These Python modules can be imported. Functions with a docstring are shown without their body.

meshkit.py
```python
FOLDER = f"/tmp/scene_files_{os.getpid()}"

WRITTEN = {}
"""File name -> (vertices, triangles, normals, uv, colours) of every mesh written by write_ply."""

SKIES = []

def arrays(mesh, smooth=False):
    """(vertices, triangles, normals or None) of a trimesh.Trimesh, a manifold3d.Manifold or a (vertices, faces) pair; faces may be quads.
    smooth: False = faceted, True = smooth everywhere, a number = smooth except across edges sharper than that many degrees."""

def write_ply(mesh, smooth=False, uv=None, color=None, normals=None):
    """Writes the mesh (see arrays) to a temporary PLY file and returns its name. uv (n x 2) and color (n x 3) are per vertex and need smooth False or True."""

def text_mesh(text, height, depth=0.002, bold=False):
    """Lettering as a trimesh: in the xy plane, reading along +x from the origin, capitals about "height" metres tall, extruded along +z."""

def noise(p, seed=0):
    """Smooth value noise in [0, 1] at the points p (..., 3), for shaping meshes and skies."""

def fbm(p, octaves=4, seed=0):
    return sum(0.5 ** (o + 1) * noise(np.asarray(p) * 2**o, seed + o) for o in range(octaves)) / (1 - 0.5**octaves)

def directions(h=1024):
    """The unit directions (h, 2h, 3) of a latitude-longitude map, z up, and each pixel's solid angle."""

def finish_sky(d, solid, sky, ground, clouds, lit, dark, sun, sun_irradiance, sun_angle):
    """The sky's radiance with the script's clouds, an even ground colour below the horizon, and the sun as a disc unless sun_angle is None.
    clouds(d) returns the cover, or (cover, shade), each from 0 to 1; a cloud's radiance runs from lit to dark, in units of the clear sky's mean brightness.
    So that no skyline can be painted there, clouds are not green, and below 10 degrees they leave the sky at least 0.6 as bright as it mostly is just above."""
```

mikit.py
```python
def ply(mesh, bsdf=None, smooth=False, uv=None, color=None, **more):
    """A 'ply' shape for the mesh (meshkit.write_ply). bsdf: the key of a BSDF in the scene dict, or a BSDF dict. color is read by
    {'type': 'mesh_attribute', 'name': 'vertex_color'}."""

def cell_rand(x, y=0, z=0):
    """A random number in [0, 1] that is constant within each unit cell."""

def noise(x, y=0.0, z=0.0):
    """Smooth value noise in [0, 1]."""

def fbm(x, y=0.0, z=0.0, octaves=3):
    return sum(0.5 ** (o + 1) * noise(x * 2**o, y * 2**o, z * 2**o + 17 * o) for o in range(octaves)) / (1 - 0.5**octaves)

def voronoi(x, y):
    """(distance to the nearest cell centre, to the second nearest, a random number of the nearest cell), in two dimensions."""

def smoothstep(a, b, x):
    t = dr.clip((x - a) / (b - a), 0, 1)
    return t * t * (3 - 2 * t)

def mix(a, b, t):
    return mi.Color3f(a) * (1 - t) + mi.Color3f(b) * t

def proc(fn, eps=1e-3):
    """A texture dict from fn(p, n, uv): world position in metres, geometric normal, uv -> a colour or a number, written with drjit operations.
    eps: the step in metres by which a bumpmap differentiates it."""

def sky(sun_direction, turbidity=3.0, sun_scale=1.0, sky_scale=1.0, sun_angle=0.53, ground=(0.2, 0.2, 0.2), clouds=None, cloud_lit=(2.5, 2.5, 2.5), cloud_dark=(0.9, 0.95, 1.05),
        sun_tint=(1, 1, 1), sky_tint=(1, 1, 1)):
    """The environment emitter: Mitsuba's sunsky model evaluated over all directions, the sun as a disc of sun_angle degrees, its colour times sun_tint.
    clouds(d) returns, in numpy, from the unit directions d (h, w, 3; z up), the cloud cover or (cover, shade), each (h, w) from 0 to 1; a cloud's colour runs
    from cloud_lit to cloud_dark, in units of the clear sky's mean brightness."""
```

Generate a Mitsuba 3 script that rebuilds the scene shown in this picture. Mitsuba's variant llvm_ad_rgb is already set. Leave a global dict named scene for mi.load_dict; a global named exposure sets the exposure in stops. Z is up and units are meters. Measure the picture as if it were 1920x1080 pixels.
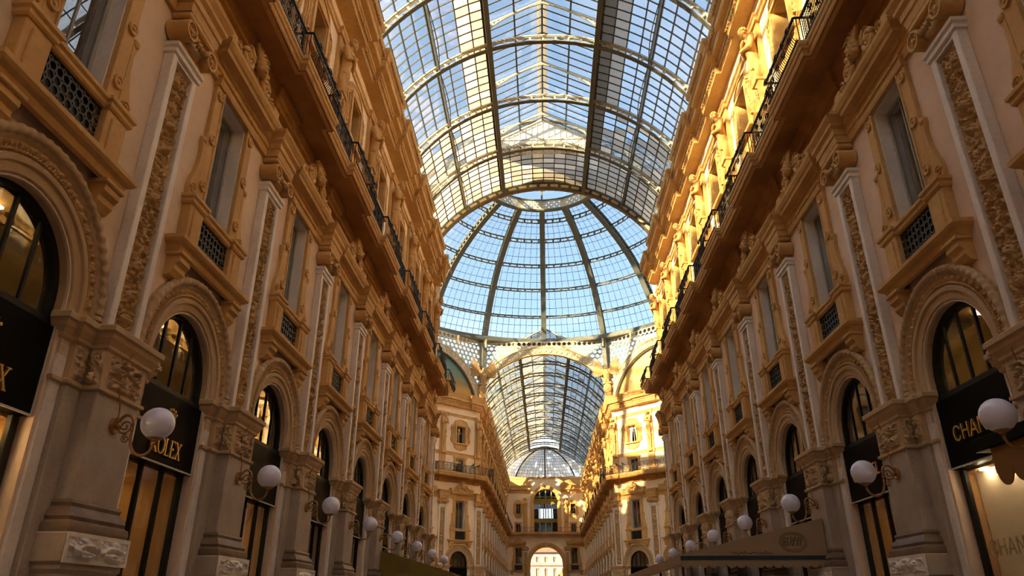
import math, random
import numpy as np, trimesh, mitsuba as mi, drjit as dr, mikit, meshkit, manifold3d as m3
from shapely.geometry import Polygon, Point, LineString, box as sbox
from shapely.ops import unary_union
from shapely import affinity

random.seed(7)
RNG = np.random.RandomState(11)
T = mi.ScalarTransform4f
scene, labels = {}, {}
PI = math.pi

# ------------------------------------------------------------------ camera, sky, exposure
F, PITCH, YAW = 1343.24, math.radians(24.05), math.radians(2.43)
EYE = np.array([-0.402, 0.0, 1.6])
FWD = np.array([-math.sin(YAW) * math.cos(PITCH), math.cos(YAW) * math.cos(PITCH), math.sin(PITCH)])
scene['camera'] = {'type': 'perspective', 'fov': math.degrees(2 * math.atan(960 / F)), 'fov_axis': 'x', 'near_clip': 0.05, 'far_clip': 2000.0,
                   'to_world': T().look_at(origin=EYE.tolist(), target=(EYE + FWD * 10).tolist(), up=[0, 0, 1])}
SUN = np.array([-1.0, -0.95, 0.565])


def clouds(d):
    p = d / np.maximum(d[..., 2:3], 0.12)
    n = meshkit.fbm(np.stack([p[..., 0] * 1.1 + 3.1, p[..., 1] * 1.1 + 1.7, p[..., 2] * 0], -1), 5, 5)
    return np.clip(0.16 + (n - 0.38) * 2.2, 0.12, 0.8), np.clip((n - 0.6) * 2, 0, 0.5)


scene['sky'] = mikit.sky(SUN, turbidity=2.6, sun_scale=1.6, sky_scale=1.15, sun_angle=0.8, ground=(0.25, 0.23, 0.2), clouds=clouds,
                         cloud_lit=(1.9, 1.9, 1.95), cloud_dark=(1.0, 1.03, 1.1), sun_tint=(1.0, 0.94, 0.78), sky_tint=(1.0, 1.02, 0.98))
exposure = 3.42

# ------------------------------------------------------------------ materials
rgb = lambda *c: {'type': 'rgb', 'value': list(c)}


def two(b):
    return {'type': 'twosided', 'bsdf': b}


def stucco(c1, c2, c3, s):
    def fn(p, n, uv):
        a = mikit.fbm(p.x * s, p.y * s, p.z * s * 0.55, octaves=3)
        b = mikit.noise(p.x * s * 9, p.y * s * 9, p.z * s * 9)
        c = mikit.mix(c1, c2, mikit.smoothstep(0.3, 0.7, a))
        return mikit.mix(c, c3, 0.35 * mikit.smoothstep(0.45, 1.0, b))
    return mikit.proc(fn)


def mat(name, color, rough=0.7, spec=0.3, **kw):
    scene[name] = two({'type': 'principled', 'base_color': color, 'roughness': rough, 'specular': spec, **kw})


mat('m_ochre', stucco((0.57, 0.36, 0.14), (0.49, 0.29, 0.105), (0.36, 0.195, 0.07), 1.3), 0.75)
mat('m_wall', stucco((0.69, 0.54, 0.405), (0.63, 0.485, 0.36), (0.56, 0.42, 0.31), 0.8), 0.85)
mat('m_stone', stucco((0.48, 0.345, 0.20), (0.41, 0.285, 0.155), (0.32, 0.21, 0.105), 1.5), 0.75)
mat('m_cream', stucco((0.83, 0.70, 0.52), (0.76, 0.62, 0.44), (0.70, 0.56, 0.40), 0.9), 0.85)
mat('m_marble', stucco((0.72, 0.68, 0.63), (0.63, 0.59, 0.54), (0.50, 0.465, 0.425), 1.7), 0.5)
mat('m_granite', stucco((0.40, 0.34, 0.28), (0.34, 0.285, 0.23), (0.25, 0.20, 0.16), 3.0), 0.55)
mat('m_base', stucco((0.20, 0.145, 0.10), (0.16, 0.11, 0.075), (0.10, 0.07, 0.05), 3.0), 0.5)
mat('m_relief', stucco((0.50, 0.33, 0.15), (0.40, 0.25, 0.105), (0.27, 0.16, 0.06), 4.0), 0.75)
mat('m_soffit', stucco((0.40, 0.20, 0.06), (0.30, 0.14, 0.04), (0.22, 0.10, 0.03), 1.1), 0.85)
mat('m_iron', rgb(0.016, 0.018, 0.017), 0.5, 0.4)
mat('m_roofiron', rgb(0.09, 0.095, 0.085), 0.55, 0.4)
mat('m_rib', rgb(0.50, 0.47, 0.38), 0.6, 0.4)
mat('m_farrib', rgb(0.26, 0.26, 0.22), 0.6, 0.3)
mat('m_domeiron', rgb(0.12, 0.13, 0.12), 0.55, 0.4)
mat('m_lattice', stucco((0.62, 0.56, 0.43), (0.52, 0.47, 0.36), (0.40, 0.35, 0.26), 2.0), 0.7)
mat('m_black', rgb(0.004, 0.0045, 0.004), 0.45, 0.03)
mat('m_frame', rgb(0.012, 0.013, 0.011), 0.5, 0.2)
mat('m_gold', rgb(0.78, 0.55, 0.16), 0.3, 0.5, metallic=0.85)
mat('m_globe', rgb(0.72, 0.76, 0.97), 0.12, 0.5)
mat('m_brass', rgb(0.34, 0.17, 0.06), 0.4, 0.5, metallic=0.4)
mat('m_shop', rgb(0.33, 0.17, 0.05), 0.8)
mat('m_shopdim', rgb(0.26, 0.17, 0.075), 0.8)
mat('m_letter', rgb(0.42, 0.29, 0.17), 0.8)
mat('m_board', rgb(0.60, 0.36, 0.13), 0.8)
mat('m_display', rgb(0.74, 0.60, 0.42), 0.7)
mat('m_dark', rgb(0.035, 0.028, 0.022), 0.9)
mat('m_floor', stucco((0.27, 0.24, 0.22), (0.22, 0.195, 0.17), (0.18, 0.14, 0.12), 0.7), 0.4)
mat('m_awngreen', rgb(0.20, 0.15, 0.035), 0.9)
mat('m_awncream', rgb(0.33, 0.24, 0.15), 0.9)
mat('m_awnbrown', rgb(0.20, 0.10, 0.028), 0.9)
mat('m_awnblue', rgb(0.03, 0.045, 0.07), 0.9)
mat('m_print', rgb(0.16, 0.11, 0.06), 0.9)
mat('m_brick', rgb(0.36, 0.17, 0.075), 0.8)
mat('m_band', rgb(0.60, 0.47, 0.27), 0.7)
mat('m_roof_red', rgb(0.30, 0.12, 0.08), 0.85)
mat('m_pinkwhite', stucco((0.26, 0.255, 0.31), (0.23, 0.22, 0.27), (0.19, 0.18, 0.22), 0.6), 0.85)
mat('m_plant', rgb(0.30, 0.17, 0.03), 0.9)
mat('m_curtain', rgb(0.80, 0.78, 0.74), 0.9)
mat('m_pigeon', rgb(0.035, 0.035, 0.04), 0.8)
mat('m_blind', rgb(0.30, 0.30, 0.27), 0.7)
scene['m_glass'] = {'type': 'thindielectric', 'int_ior': 1.45, 'specular_transmittance': rgb(0.90, 0.95, 0.97)}
scene['m_window'] = {'type': 'thindielectric', 'int_ior': 2.0, 'specular_transmittance': rgb(0.7, 0.74, 0.7)}
scene['m_pane'] = {'type': 'thindielectric', 'int_ior': 1.45, 'specular_transmittance': rgb(0.75, 0.78, 0.72)}
for nm, c in (('m_frost', (0.74, 0.70, 0.60)), ('m_frost_warm', (0.72, 0.62, 0.44)), ('m_frost_grey', (0.46, 0.45, 0.41)), ('m_frost_white', (0.88, 0.88, 0.86)), ('m_frost_shade', (0.17, 0.15, 0.12))):
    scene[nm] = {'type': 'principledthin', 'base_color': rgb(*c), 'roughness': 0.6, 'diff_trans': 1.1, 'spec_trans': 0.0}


def mosaic_l(p, n, uv):
    z = p.z + 0.5 * mikit.fbm(p.x * 0.9, p.y * 0.9, p.z * 0.9)
    c = mikit.mix((0.50, 0.30, 0.09), (0.30, 0.24, 0.09), mikit.smoothstep(24.6, 25.4, z))
    c = mikit.mix(c, (0.16, 0.26, 0.22), mikit.smoothstep(25.3, 26.4, z))
    return mikit.mix(c, (0.10, 0.22, 0.22), mikit.smoothstep(26.4, 28.0, z))


def mosaic_r(p, n, uv):
    a = mikit.fbm(p.x * 1.1, p.y * 1.1, p.z * 1.1)
    z = p.z + 0.6 * a
    c = mikit.mix((0.50, 0.28, 0.10), (0.74, 0.50, 0.16), mikit.smoothstep(24.7, 25.6, z))
    return mikit.mix(c, (0.78, 0.60, 0.26), mikit.smoothstep(26.0, 28.4, z))


mat('m_mosaic_l', mikit.proc(mosaic_l), 0.6)
mat('m_mosaic_r', mikit.proc(mosaic_r), 0.6)

# ------------------------------------------------------------------ mesh helpers: a mesh is (vertices, triangles)
def cat(*ms):
    vs, fs, at = [], [], 0
    for m in ms:
        if m is None:
            continue
        if not isinstance(m, tuple):
            m = (np.array(m.vertices), np.array(m.faces))
        vs.append(m[0]); fs.append(m[1] + at); at += len(m[0])
    return np.vstack(vs), np.vstack(fs)


BF = np.array([[0, 1, 3], [0, 3, 2], [4, 6, 7], [4, 7, 5], [0, 4, 5], [0, 5, 1], [2, 3, 7], [2, 7, 6], [0, 2, 6], [0, 6, 4], [1, 5, 7], [1, 7, 3]])


def box(u0, u1, d0, d1, z0, z1):
    return np.array([[a, b, c] for a in (u0, u1) for b in (d0, d1) for c in (z0, z1)], float), BF


def bev(u0, u1, d0, d1, z0, z1, b=0.015):
    """a box whose edges are chamfered"""
    pts = []
    for a, sa in ((u0, 1), (u1, -1)):
        for c, sc in ((d0, 1), (d1, -1)):
            for e, se in ((z0, 1), (z1, -1)):
                pts += [[a + sa * b, c + sc * b, e], [a + sa * b, c, e + se * b], [a, c + sc * b, e + se * b]]
    h = trimesh.convex.convex_hull(np.array(pts))
    return np.array(h.vertices), np.array(h.faces)


def move(m, t=(0, 0, 0), rz=0.0, s=1.0, ry=0.0, rx=0.0):
    v = m[0] * np.asarray(s, float)
    if rx:
        c, k = math.cos(rx), math.sin(rx); v = np.stack([v[:, 0], c * v[:, 1] - k * v[:, 2], k * v[:, 1] + c * v[:, 2]], 1)
    if ry:
        c, k = math.cos(ry), math.sin(ry); v = np.stack([c * v[:, 0] + k * v[:, 2], v[:, 1], -k * v[:, 0] + c * v[:, 2]], 1)
    if rz:
        c, k = math.cos(rz), math.sin(rz); v = np.stack([c * v[:, 0] - k * v[:, 1], k * v[:, 0] + c * v[:, 1], v[:, 2]], 1)
    f = m[1]
    if np.prod(np.broadcast_to(np.asarray(s, float), 3)) < 0:
        f = f[:, ::-1]
    return v + np.asarray(t, float), f


def gridfaces(n, m, wrap=False):
    i, j = np.meshgrid(np.arange(n - 1), np.arange(m if wrap else m - 1), indexing='ij')
    a, b, c, d = i * m + j, i * m + (j + 1) % m, (i + 1) * m + (j + 1) % m, (i + 1) * m + j
    q = np.stack([a, b, c, d], -1).reshape(-1, 4)
    return np.vstack([q[:, [0, 1, 2]], q[:, [0, 2, 3]]])


def fan(idx):
    return np.array([[idx[0], idx[k], idx[k + 1]] for k in range(1, len(idx) - 1)])


def sweep(profile, path, closed=False, caps=True):
    """profile [(outward, z)] carried along a plan polyline [(u, d)] with mitred corners; outward is to the left of the way"""
    P, Q = np.array(path, float), np.array(profile, float)
    n = len(P)
    segs = np.roll(P, -1, 0) - P
    nor = np.stack([-segs[:, 1], segs[:, 0]], 1) / (np.linalg.norm(segs, axis=1, keepdims=True) + 1e-12)
    rows = []
    for i in range(n):
        a = nor[i - 1] if (i > 0 or closed) else nor[0]
        b = nor[i] if (i < n - 1 or closed) else nor[n - 2]
        m = (a + b) / max(1 + a @ b, 0.15)
        rows.append(np.stack([P[i, 0] + Q[:, 0] * m[0], P[i, 1] + Q[:, 0] * m[1], Q[:, 1]], 1))
    if closed:
        rows.append(rows[0])
    v = np.vstack(rows)
    f = gridfaces(len(rows), len(Q))
    if caps and not closed:
        k = len(Q)
        f = np.vstack([f, fan(list(range(k))), fan([len(v) - k + t for t in range(k)])[:, ::-1]])
    return v, f


def arcsweep(profile, cu, cz, a0, a1, n, leg=0.0):
    """profile [(radius, d)] turned about the point (u, z) in the wall's plane; straight legs below its ends"""
    Q = np.array(profile, float)
    rows = []
    A = np.linspace(a0, a1, n)
    if leg:
        rows.append(np.stack([cu + Q[:, 0] * math.cos(a0), Q[:, 1], np.full(len(Q), cz - leg)], 1))
    for a in A:
        rows.append(np.stack([cu + Q[:, 0] * math.cos(a), Q[:, 1], cz + Q[:, 0] * math.sin(a)], 1))
    if leg:
        rows.append(np.stack([cu + Q[:, 0] * math.cos(a1), Q[:, 1], np.full(len(Q), cz - leg)], 1))
    return np.vstack(rows), gridfaces(len(rows), len(Q))


def quad(a, b, c, d):
    return np.array([a, b, c, d], float), np.array([[0, 1, 2], [0, 2, 3]])


def lathe(profile, n=20):
    Q = np.array(profile, float)
    A = np.arange(n) * 2 * PI / n
    v = np.stack([Q[:, None, 0] * np.cos(A), Q[:, None, 0] * np.sin(A), np.repeat(Q[:, None, 1], n, 1)], -1).reshape(-1, 3)
    return v, gridfaces(len(Q), n, True)


def dlathe(profile, n, u, z):
    """a turned piece whose axis stands out of the wall; profile [(radius, d)]"""
    v, f = lathe(profile, n)
    return np.stack([u + v[:, 0], v[:, 2], z + v[:, 1]], 1), f[:, ::-1]


def tube(pts, r, n=6):
    p = np.asarray(pts, float)
    t = np.gradient(p, axis=0); t /= np.linalg.norm(t, axis=1, keepdims=True) + 1e-12
    ref = np.array([0, 0, 1.0]) if abs(t[:, 2]).mean() < 0.8 else np.array([1.0, 0, 0])
    a = np.cross(t, ref); a /= np.linalg.norm(a, axis=1, keepdims=True) + 1e-12
    b = np.cross(t, a)
    A = np.arange(n) * 2 * PI / n
    r = np.broadcast_to(r, (len(p),))
    v = (p[:, None] + r[:, None, None] * (np.cos(A)[None, :, None] * a[:, None] + np.sin(A)[None, :, None] * b[:, None])).reshape(-1, 3)
    k = len(v)
    return v, np.vstack([gridfaces(len(p), n, True), fan(list(range(n))), fan(list(range(k - n, k)))[:, ::-1]])


def sph(c, r, n=10):
    A = np.linspace(-PI / 2, PI / 2, n)
    v, f = lathe([(math.cos(a), math.sin(a)) for a in A], 2 * n)
    return v * np.asarray(r, float) + np.asarray(c, float), f


def extr(poly, d0, d1):
    """a polygon in (u, z) with thickness from d0 to d1"""
    ms = []
    for g in getattr(poly, 'geoms', [poly]):
        if g.area < 1e-6:
            continue
        m = trimesh.creation.extrude_polygon(g, d1 - d0, engine='earcut')
        v = np.array(m.vertices)
        ms.append((np.stack([v[:, 0], v[:, 2] + d0, v[:, 1]], 1), np.array(m.faces)[:, ::-1]))
    return cat(*ms)


def hfield(fn, u0, u1, z0, z1, nu, nz, base):
    U, Z = np.meshgrid(np.linspace(u0, u1, nu), np.linspace(z0, z1, nz))
    H = fn(U, Z)
    v = np.stack([U, base + H, Z], -1).reshape(-1, 3)
    return v, gridfaces(nz, nu)[:, ::-1]


def beam(a, b, w, h, up=(0, 0, 1)):
    """a bar of w x h between two points; h is measured along up"""
    a, b, up = np.asarray(a, float), np.asarray(b, float), np.asarray(up, float)
    t = b - a; t /= np.linalg.norm(t)
    s = np.cross(t, up); s /= np.linalg.norm(s); k = np.cross(s, t)
    c = [a + x * s * w / 2 + y * k * h / 2 for x in (-1, 1) for y in (-1, 1)] + [b + x * s * w / 2 + y * k * h / 2 for x in (-1, 1) for y in (-1, 1)]
    return np.array(c), np.array([[0, 1, 3], [0, 3, 2], [4, 6, 7], [4, 7, 5], [0, 4, 5], [0, 5, 1], [2, 3, 7], [2, 7, 6], [0, 2, 6], [0, 6, 4], [1, 5, 7], [1, 7, 3]])


# ------------------------------------------------------------------ scene helpers
taken, PLY = set(), {}


def numbered(name):
    k, i = name, 0
    while k in taken:
        i += 1; k = f'{name}_{i:03d}'
    taken.add(k)
    return k


def shape(mesh, bsdf, smooth=35, **more):
    return mikit.ply(mesh, bsdf, smooth=smooth, **more)


def thing(name, label=None, cat_=None, group=None, kind=None):
    k = numbered(name)
    d = {}
    if label: d['label'] = label
    if cat_: d['category'] = cat_
    if group: d['group'] = group
    if kind: d['kind'] = kind
    labels[k] = d
    return k


def put(parent, part, ply, M=None, label=None, kind=None):
    k = numbered(parent + '__' + part)
    scene[k] = dict(ply) if M is None else {**ply, 'to_world': M}
    if label or kind:
        labels[k] = {a: b for a, b in (('label', label), ('kind', kind)) if b}
    return k


def solid(name, ply, label, cat_, group=None, kind=None, M=None):
    """a thing that is one mesh"""
    k = thing(name, label, cat_, group, kind)
    scene[k] = dict(ply) if M is None else {**ply, 'to_world': M}
    return k


def struct(name, ply, label=None):
    return solid(name, ply, label, None, kind='structure')


def place(proto, name, label, cat_, group, M):
    """a copy of a built kind; proto [(part, ply, label)] where part may be holder__piece"""
    k = thing(name, label, cat_, group)
    here = {}
    for part, ply, *rest in proto:
        if '__' in part:
            h, p = part.split('__')
            put(here[h], p, ply, M, rest[0] if rest else None, rest[1] if len(rest) > 1 else None)
        else:
            here[part] = put(k, part, ply, M, rest[0] if rest else None, rest[1] if len(rest) > 1 else None)
    return k


NTH = 'first second third fourth fifth sixth seventh eighth ninth tenth eleventh twelfth thirteenth fourteenth fifteenth'.split()


def frame(x, y, normal_deg):
    """the wall's own axes: u along it, d out of it, z up"""
    return T().translate([x, y, 0]).rotate([0, 0, 1], normal_deg - 90)


def at(M, u):
    return M @ T().translate([u, 0, 0])

# ------------------------------------------------------------------ the facade order: one builder for each kind of thing
BAY = 4.96
ZI, ZA = 5.62, 5.80           # top of the imposts, centre of the shop arches


def spiral(r0, r1, turns, n=40, a0=0.0):
    t = np.linspace(0, 1, n)
    a = a0 + t * turns * 2 * PI
    r = r0 + (r1 - r0) * t
    return np.stack([r * np.cos(a), r * np.sin(a)], 1)


def mikit_smooth(a, b, x):
    t = np.clip((x - a) / (b - a), 0, 1)
    return t * t * (3 - 2 * t)


def relief(seed, hw, z0, z1):
    """heights of a carved candelabrum panel: vases, heads, scrolls and leaves on either side of a stem"""
    rs = np.random.RandomState(seed)
    parts, z = [], z0 + (0.25 if z1 - z0 > 1.2 else 0.1)
    while z < z1 - 0.2:
        k = rs.choice(['scroll', 'vase', 'head', 'leaf', 'scroll', 'leaf'])
        parts.append((k, z, rs.uniform(0.75, 1.05), rs.uniform(0, PI))); z += rs.uniform(0.2, 0.34)

    def fn(U, Z):
        a = np.abs(U) / hw * 0.3
        h = 0.03 * np.exp(-(a / 0.022) ** 2)
        for k, zc, s, ph in parts:
            z = (Z - zc) / s
            near = np.abs(z) < 0.5
            if k == 'scroll':
                r = np.hypot(a - 0.14, z); th = np.arctan2(z, a - 0.14)
                g = 0.085 * np.exp(-((r - 0.085 - 0.01 * th) / 0.024) ** 2) + 0.09 * np.exp(-(r / 0.035) ** 2)
            elif k == 'vase':
                w = 0.06 + 0.10 * np.clip(z + 0.2, 0, 0.4) / 0.4 + 0.02 * np.cos(z * 40)
                g = 0.11 * np.clip(1 - (a / np.maximum(w, 0.02)) ** 2, 0, 1) ** 0.5 * (np.abs(z) < 0.2)
            elif k == 'head':
                r = np.hypot(a * 1.1, z)
                g = 0.15 * np.clip(1 - (r / 0.13) ** 2, 0, 1) ** 0.5 + 0.06 * np.exp(-((r - 0.16) / 0.03) ** 2) * (0.6 + 0.4 * np.sin(np.arctan2(z, a) * 9))
                g = g - 0.05 * np.exp(-((a - 0.045) ** 2 + (z - 0.02) ** 2) / 0.0005) + 0.03 * np.exp(-(a / 0.015) ** 2 - (z / 0.05) ** 2)
            else:
                g = 0
                for j in range(4):
                    ang = 0.35 + j * 0.5 + 0.2 * math.sin(ph + j)
                    x, y = a * math.cos(ang) + z * math.sin(ang), -a * math.sin(ang) + z * math.cos(ang)
                    g = np.maximum(g, 0.08 * np.exp(-((x - 0.13) / 0.09) ** 2 - (y / 0.028) ** 2))
            h = np.maximum(h, np.where(near, g, 0))
        m = meshkit.fbm(np.stack([U * 26, Z * 26, U * 0 + seed], -1), 3, seed)
        rg = 1 - np.abs(2 * meshkit.noise(np.stack([a * 10 + 1.2 * m, Z * 10, U * 0 + seed], -1), seed + 5) - 1)
        h = np.maximum(h, 0.05 * mikit_smooth(0.45, 1.0, rg))
        edge = np.clip((hw - np.abs(U)) / 0.03, 0, 1) * np.clip((Z - z0) / 0.05, 0, 1) * np.clip((z1 - Z) / 0.05, 0, 1)
        return (1.1 * h * (0.75 + 0.5 * m) + 0.04 * np.clip(m - 0.45, 0, 1)) * edge
    return fn


def rosette(u, z, r, d0, d1, n):
    return dlathe([(0, d1 + r * 0.25), (r * 0.22, d1 + r * 0.2), (r * 0.3, d1), (r * 0.55, d1), (r * 0.7, d1 + r * 0.15), (r * 0.95, d1 + r * 0.15), (r, d1), (r, d0)], n, u, z)


PIER = [(-1.22, -0.1), (-1.22, 0.05), (-0.98, 0.05), (-0.98, 0.14), (-0.62, 0.14), (-0.62, 0.40), (0.62, 0.40), (0.62, 0.14), (0.98, 0.14), (0.98, 0.05), (1.22, 0.05), (1.22, -0.1)]


def pilaster_proto(lod, seed=0):
    P = []
    nu, nz = ((40, 400), (16, 150), (6, 40))[lod]
    ring = (28, 14, 8)[lod]
    z0, z1 = 5.62, 11.32
    shaft = cat(bev(-0.47, -0.31, 0, 0.21, z0, z1), bev(0.31, 0.47, 0, 0.21, z0, z1), box(-0.31, 0.31, 0, 0.20, z0, z0 + 0.12), box(-0.31, 0.31, 0, 0.20, z1 - 0.1, z1), box(-0.31, 0.31, 0, 0.09, z0 + 0.12, z1 - 0.1))
    P.append(('shaft', shape(shaft, 'm_marble', False), 'pale marble shaft with raised edges'))
    P.append(('relief_panel', shape(hfield(relief(seed + 3, 0.31, z0 + 0.12, z1 - 0.1), -0.31, 0.31, z0 + 0.12, z1 - 0.1, nu, nz, 0.095), 'm_relief', True), 'carved candelabrum panel in golden stone'))
    P.append(('abacus', shape(sweep([(0, 11.28), (0.04, 11.31), (0.04, 11.40), (0.08, 11.44), (0.08, 11.52), (-0.1, 11.53)], [(-0.47, 0), (-0.47, 0.21), (0.47, 0.21), (0.47, 0)]), 'm_marble', False)))
    P.append(('capital', shape(cat(bev(-0.40, 0.40, 0, 0.24, 11.5, 12.12, 0.03), bev(-0.55, 0.55, 0, 0.40, 12.12, 12.27, 0.03), dlathe([(0.34, 0.0), (0.36, 0.2), (0.30, 0.30), (0, 0.32)], ring, 0, 11.92)), 'm_ochre', 30), 'ochre Ionic capital'))
    vol = [(0, 0.46), (0.045, 0.45), (0.06, 0.41), (0.085, 0.40), (0.10, 0.435), (0.12, 0.40), (0.145, 0.40), (0.165, 0.45), (0.205, 0.45), (0.22, 0.42), (0.21, 0.25), (0.22, 0.02)]
    for s in (-1, 1):
        m = dlathe(vol, ring, s * 0.44, 11.85)
        if lod == 0:
            m = cat(m, *[sph((s * 0.44 + 0.115 * math.cos(a), 0.41, 11.85 + 0.115 * math.sin(a)), (0.022, 0.02, 0.022), 4) for a in np.arange(9) * 2 * PI / 9])
        P.append(('capital__volute', shape(m, 'm_ochre', 40)))
    t = np.linspace(-1, 1, (41, 15, 7)[lod])
    P.append(('capital__festoon', shape(tube(np.stack([t * 0.33, 0.38 + 0.05 * (1 - t * t), 11.92 - 0.16 * (1 - t * t)], 1), 0.055 + 0.025 * np.cos(t * 22) * (lod < 2), (8, 6, 4)[lod]), 'm_relief', True)))
    P.append(('pier', shape(bev(-0.60, 0.60, 0, 0.385, 2.95, 4.64, 0.02), 'm_granite', False), 'polished beige stone pier'))
    for s in (-1, 1):
        a, b = sorted((s * 0.60, s * 0.97))
        P.append(('wing', shape(bev(a, b, 0, 0.13, 0, 4.64), 'm_granite', False)))
        a, b = sorted((s * 0.97, s * 1.21))
        P.append(('jamb', shape(bev(a, b, -0.34, 0.045, 0, 5.28), 'm_marble', False), 'pale marble door jamb'))
    blk = [bev(-0.61, 0.61, 0, 0.39, 4.64, 5.30, 0.01), box(-0.97, 0.97, 0, 0.13, 4.64, 5.30), box(-1.21, 1.21, -0.3, 0.045, 5.0, 5.30)]
    k = ((64, 40), (24, 14), (6, 4))[lod]
    blk.append(hfield(relief(seed + 40, 0.45, 4.68, 5.26), -0.58, 0.58, 4.68, 5.26, *k, 0.392))
    if lod < 2:
        for s in (-1, 1):
            blk.append(move(hfield(relief(seed + 60, 0.13, 4.68, 5.26), -0.15, 0.15, 4.68, 5.26, 16, 34, 0.132), (s * 0.79, 0, 0)))
            blk.append(move(hfield(relief(seed + 70, 0.11, 4.68, 5.26), -0.12, 0.12, 4.68, 5.26, 14, 34, 0), (s * 0.612, 0.27, 0), rz=-s * PI / 2))
    P.append(('carved_block', shape(cat(*blk), 'm_stone', 40), 'block carved with scrolls'))
    P.append(('impost', shape(cat(sweep([(0, 4.60), (0.035, 4.62), (0.035, 4.67), (0, 4.69)], PIER), sweep([(0, 5.24), (0.03, 5.27), (0.03, 5.32), (0.09, 5.42), (0.11, 5.50), (0.15, 5.52), (0.15, 5.60), (0.13, ZI), (-0.3, ZI + 0.01)], PIER)), 'm_stone', False), 'moulded stone impost'))
    base = [(0, 3.02), (0.035, 3.01), (0.05, 2.97), (0.035, 2.92), (0.05, 2.89), (0.10, 2.84), (0.12, 2.78), (0.10, 2.73), (0.16, 2.69), (0.17, 2.62), (0.16, 2.56), (-0.1, 2.55)][::-1]
    P.append(('base', shape(sweep(base, [(-0.6, 0.0), (-0.6, 0.385), (0.6, 0.385), (0.6, 0.0)]), 'm_base', 30), 'dark moulded base'))
    P.append(('pedestal', shape(cat(bev(-0.80, 0.80, 0, 0.58, 2.16, 2.56, 0.02), bev(-0.70, 0.70, 0, 0.50, 0, 2.16), sweep([(0, 2.02), (0.05, 2.08), (0.05, 2.17), (-0.1, 2.18)], [(-0.7, 0.0), (-0.7, 0.5), (0.7, 0.5), (0.7, 0.0)])), 'm_granite', False), 'stone pedestal with a carved grey band'))
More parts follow.
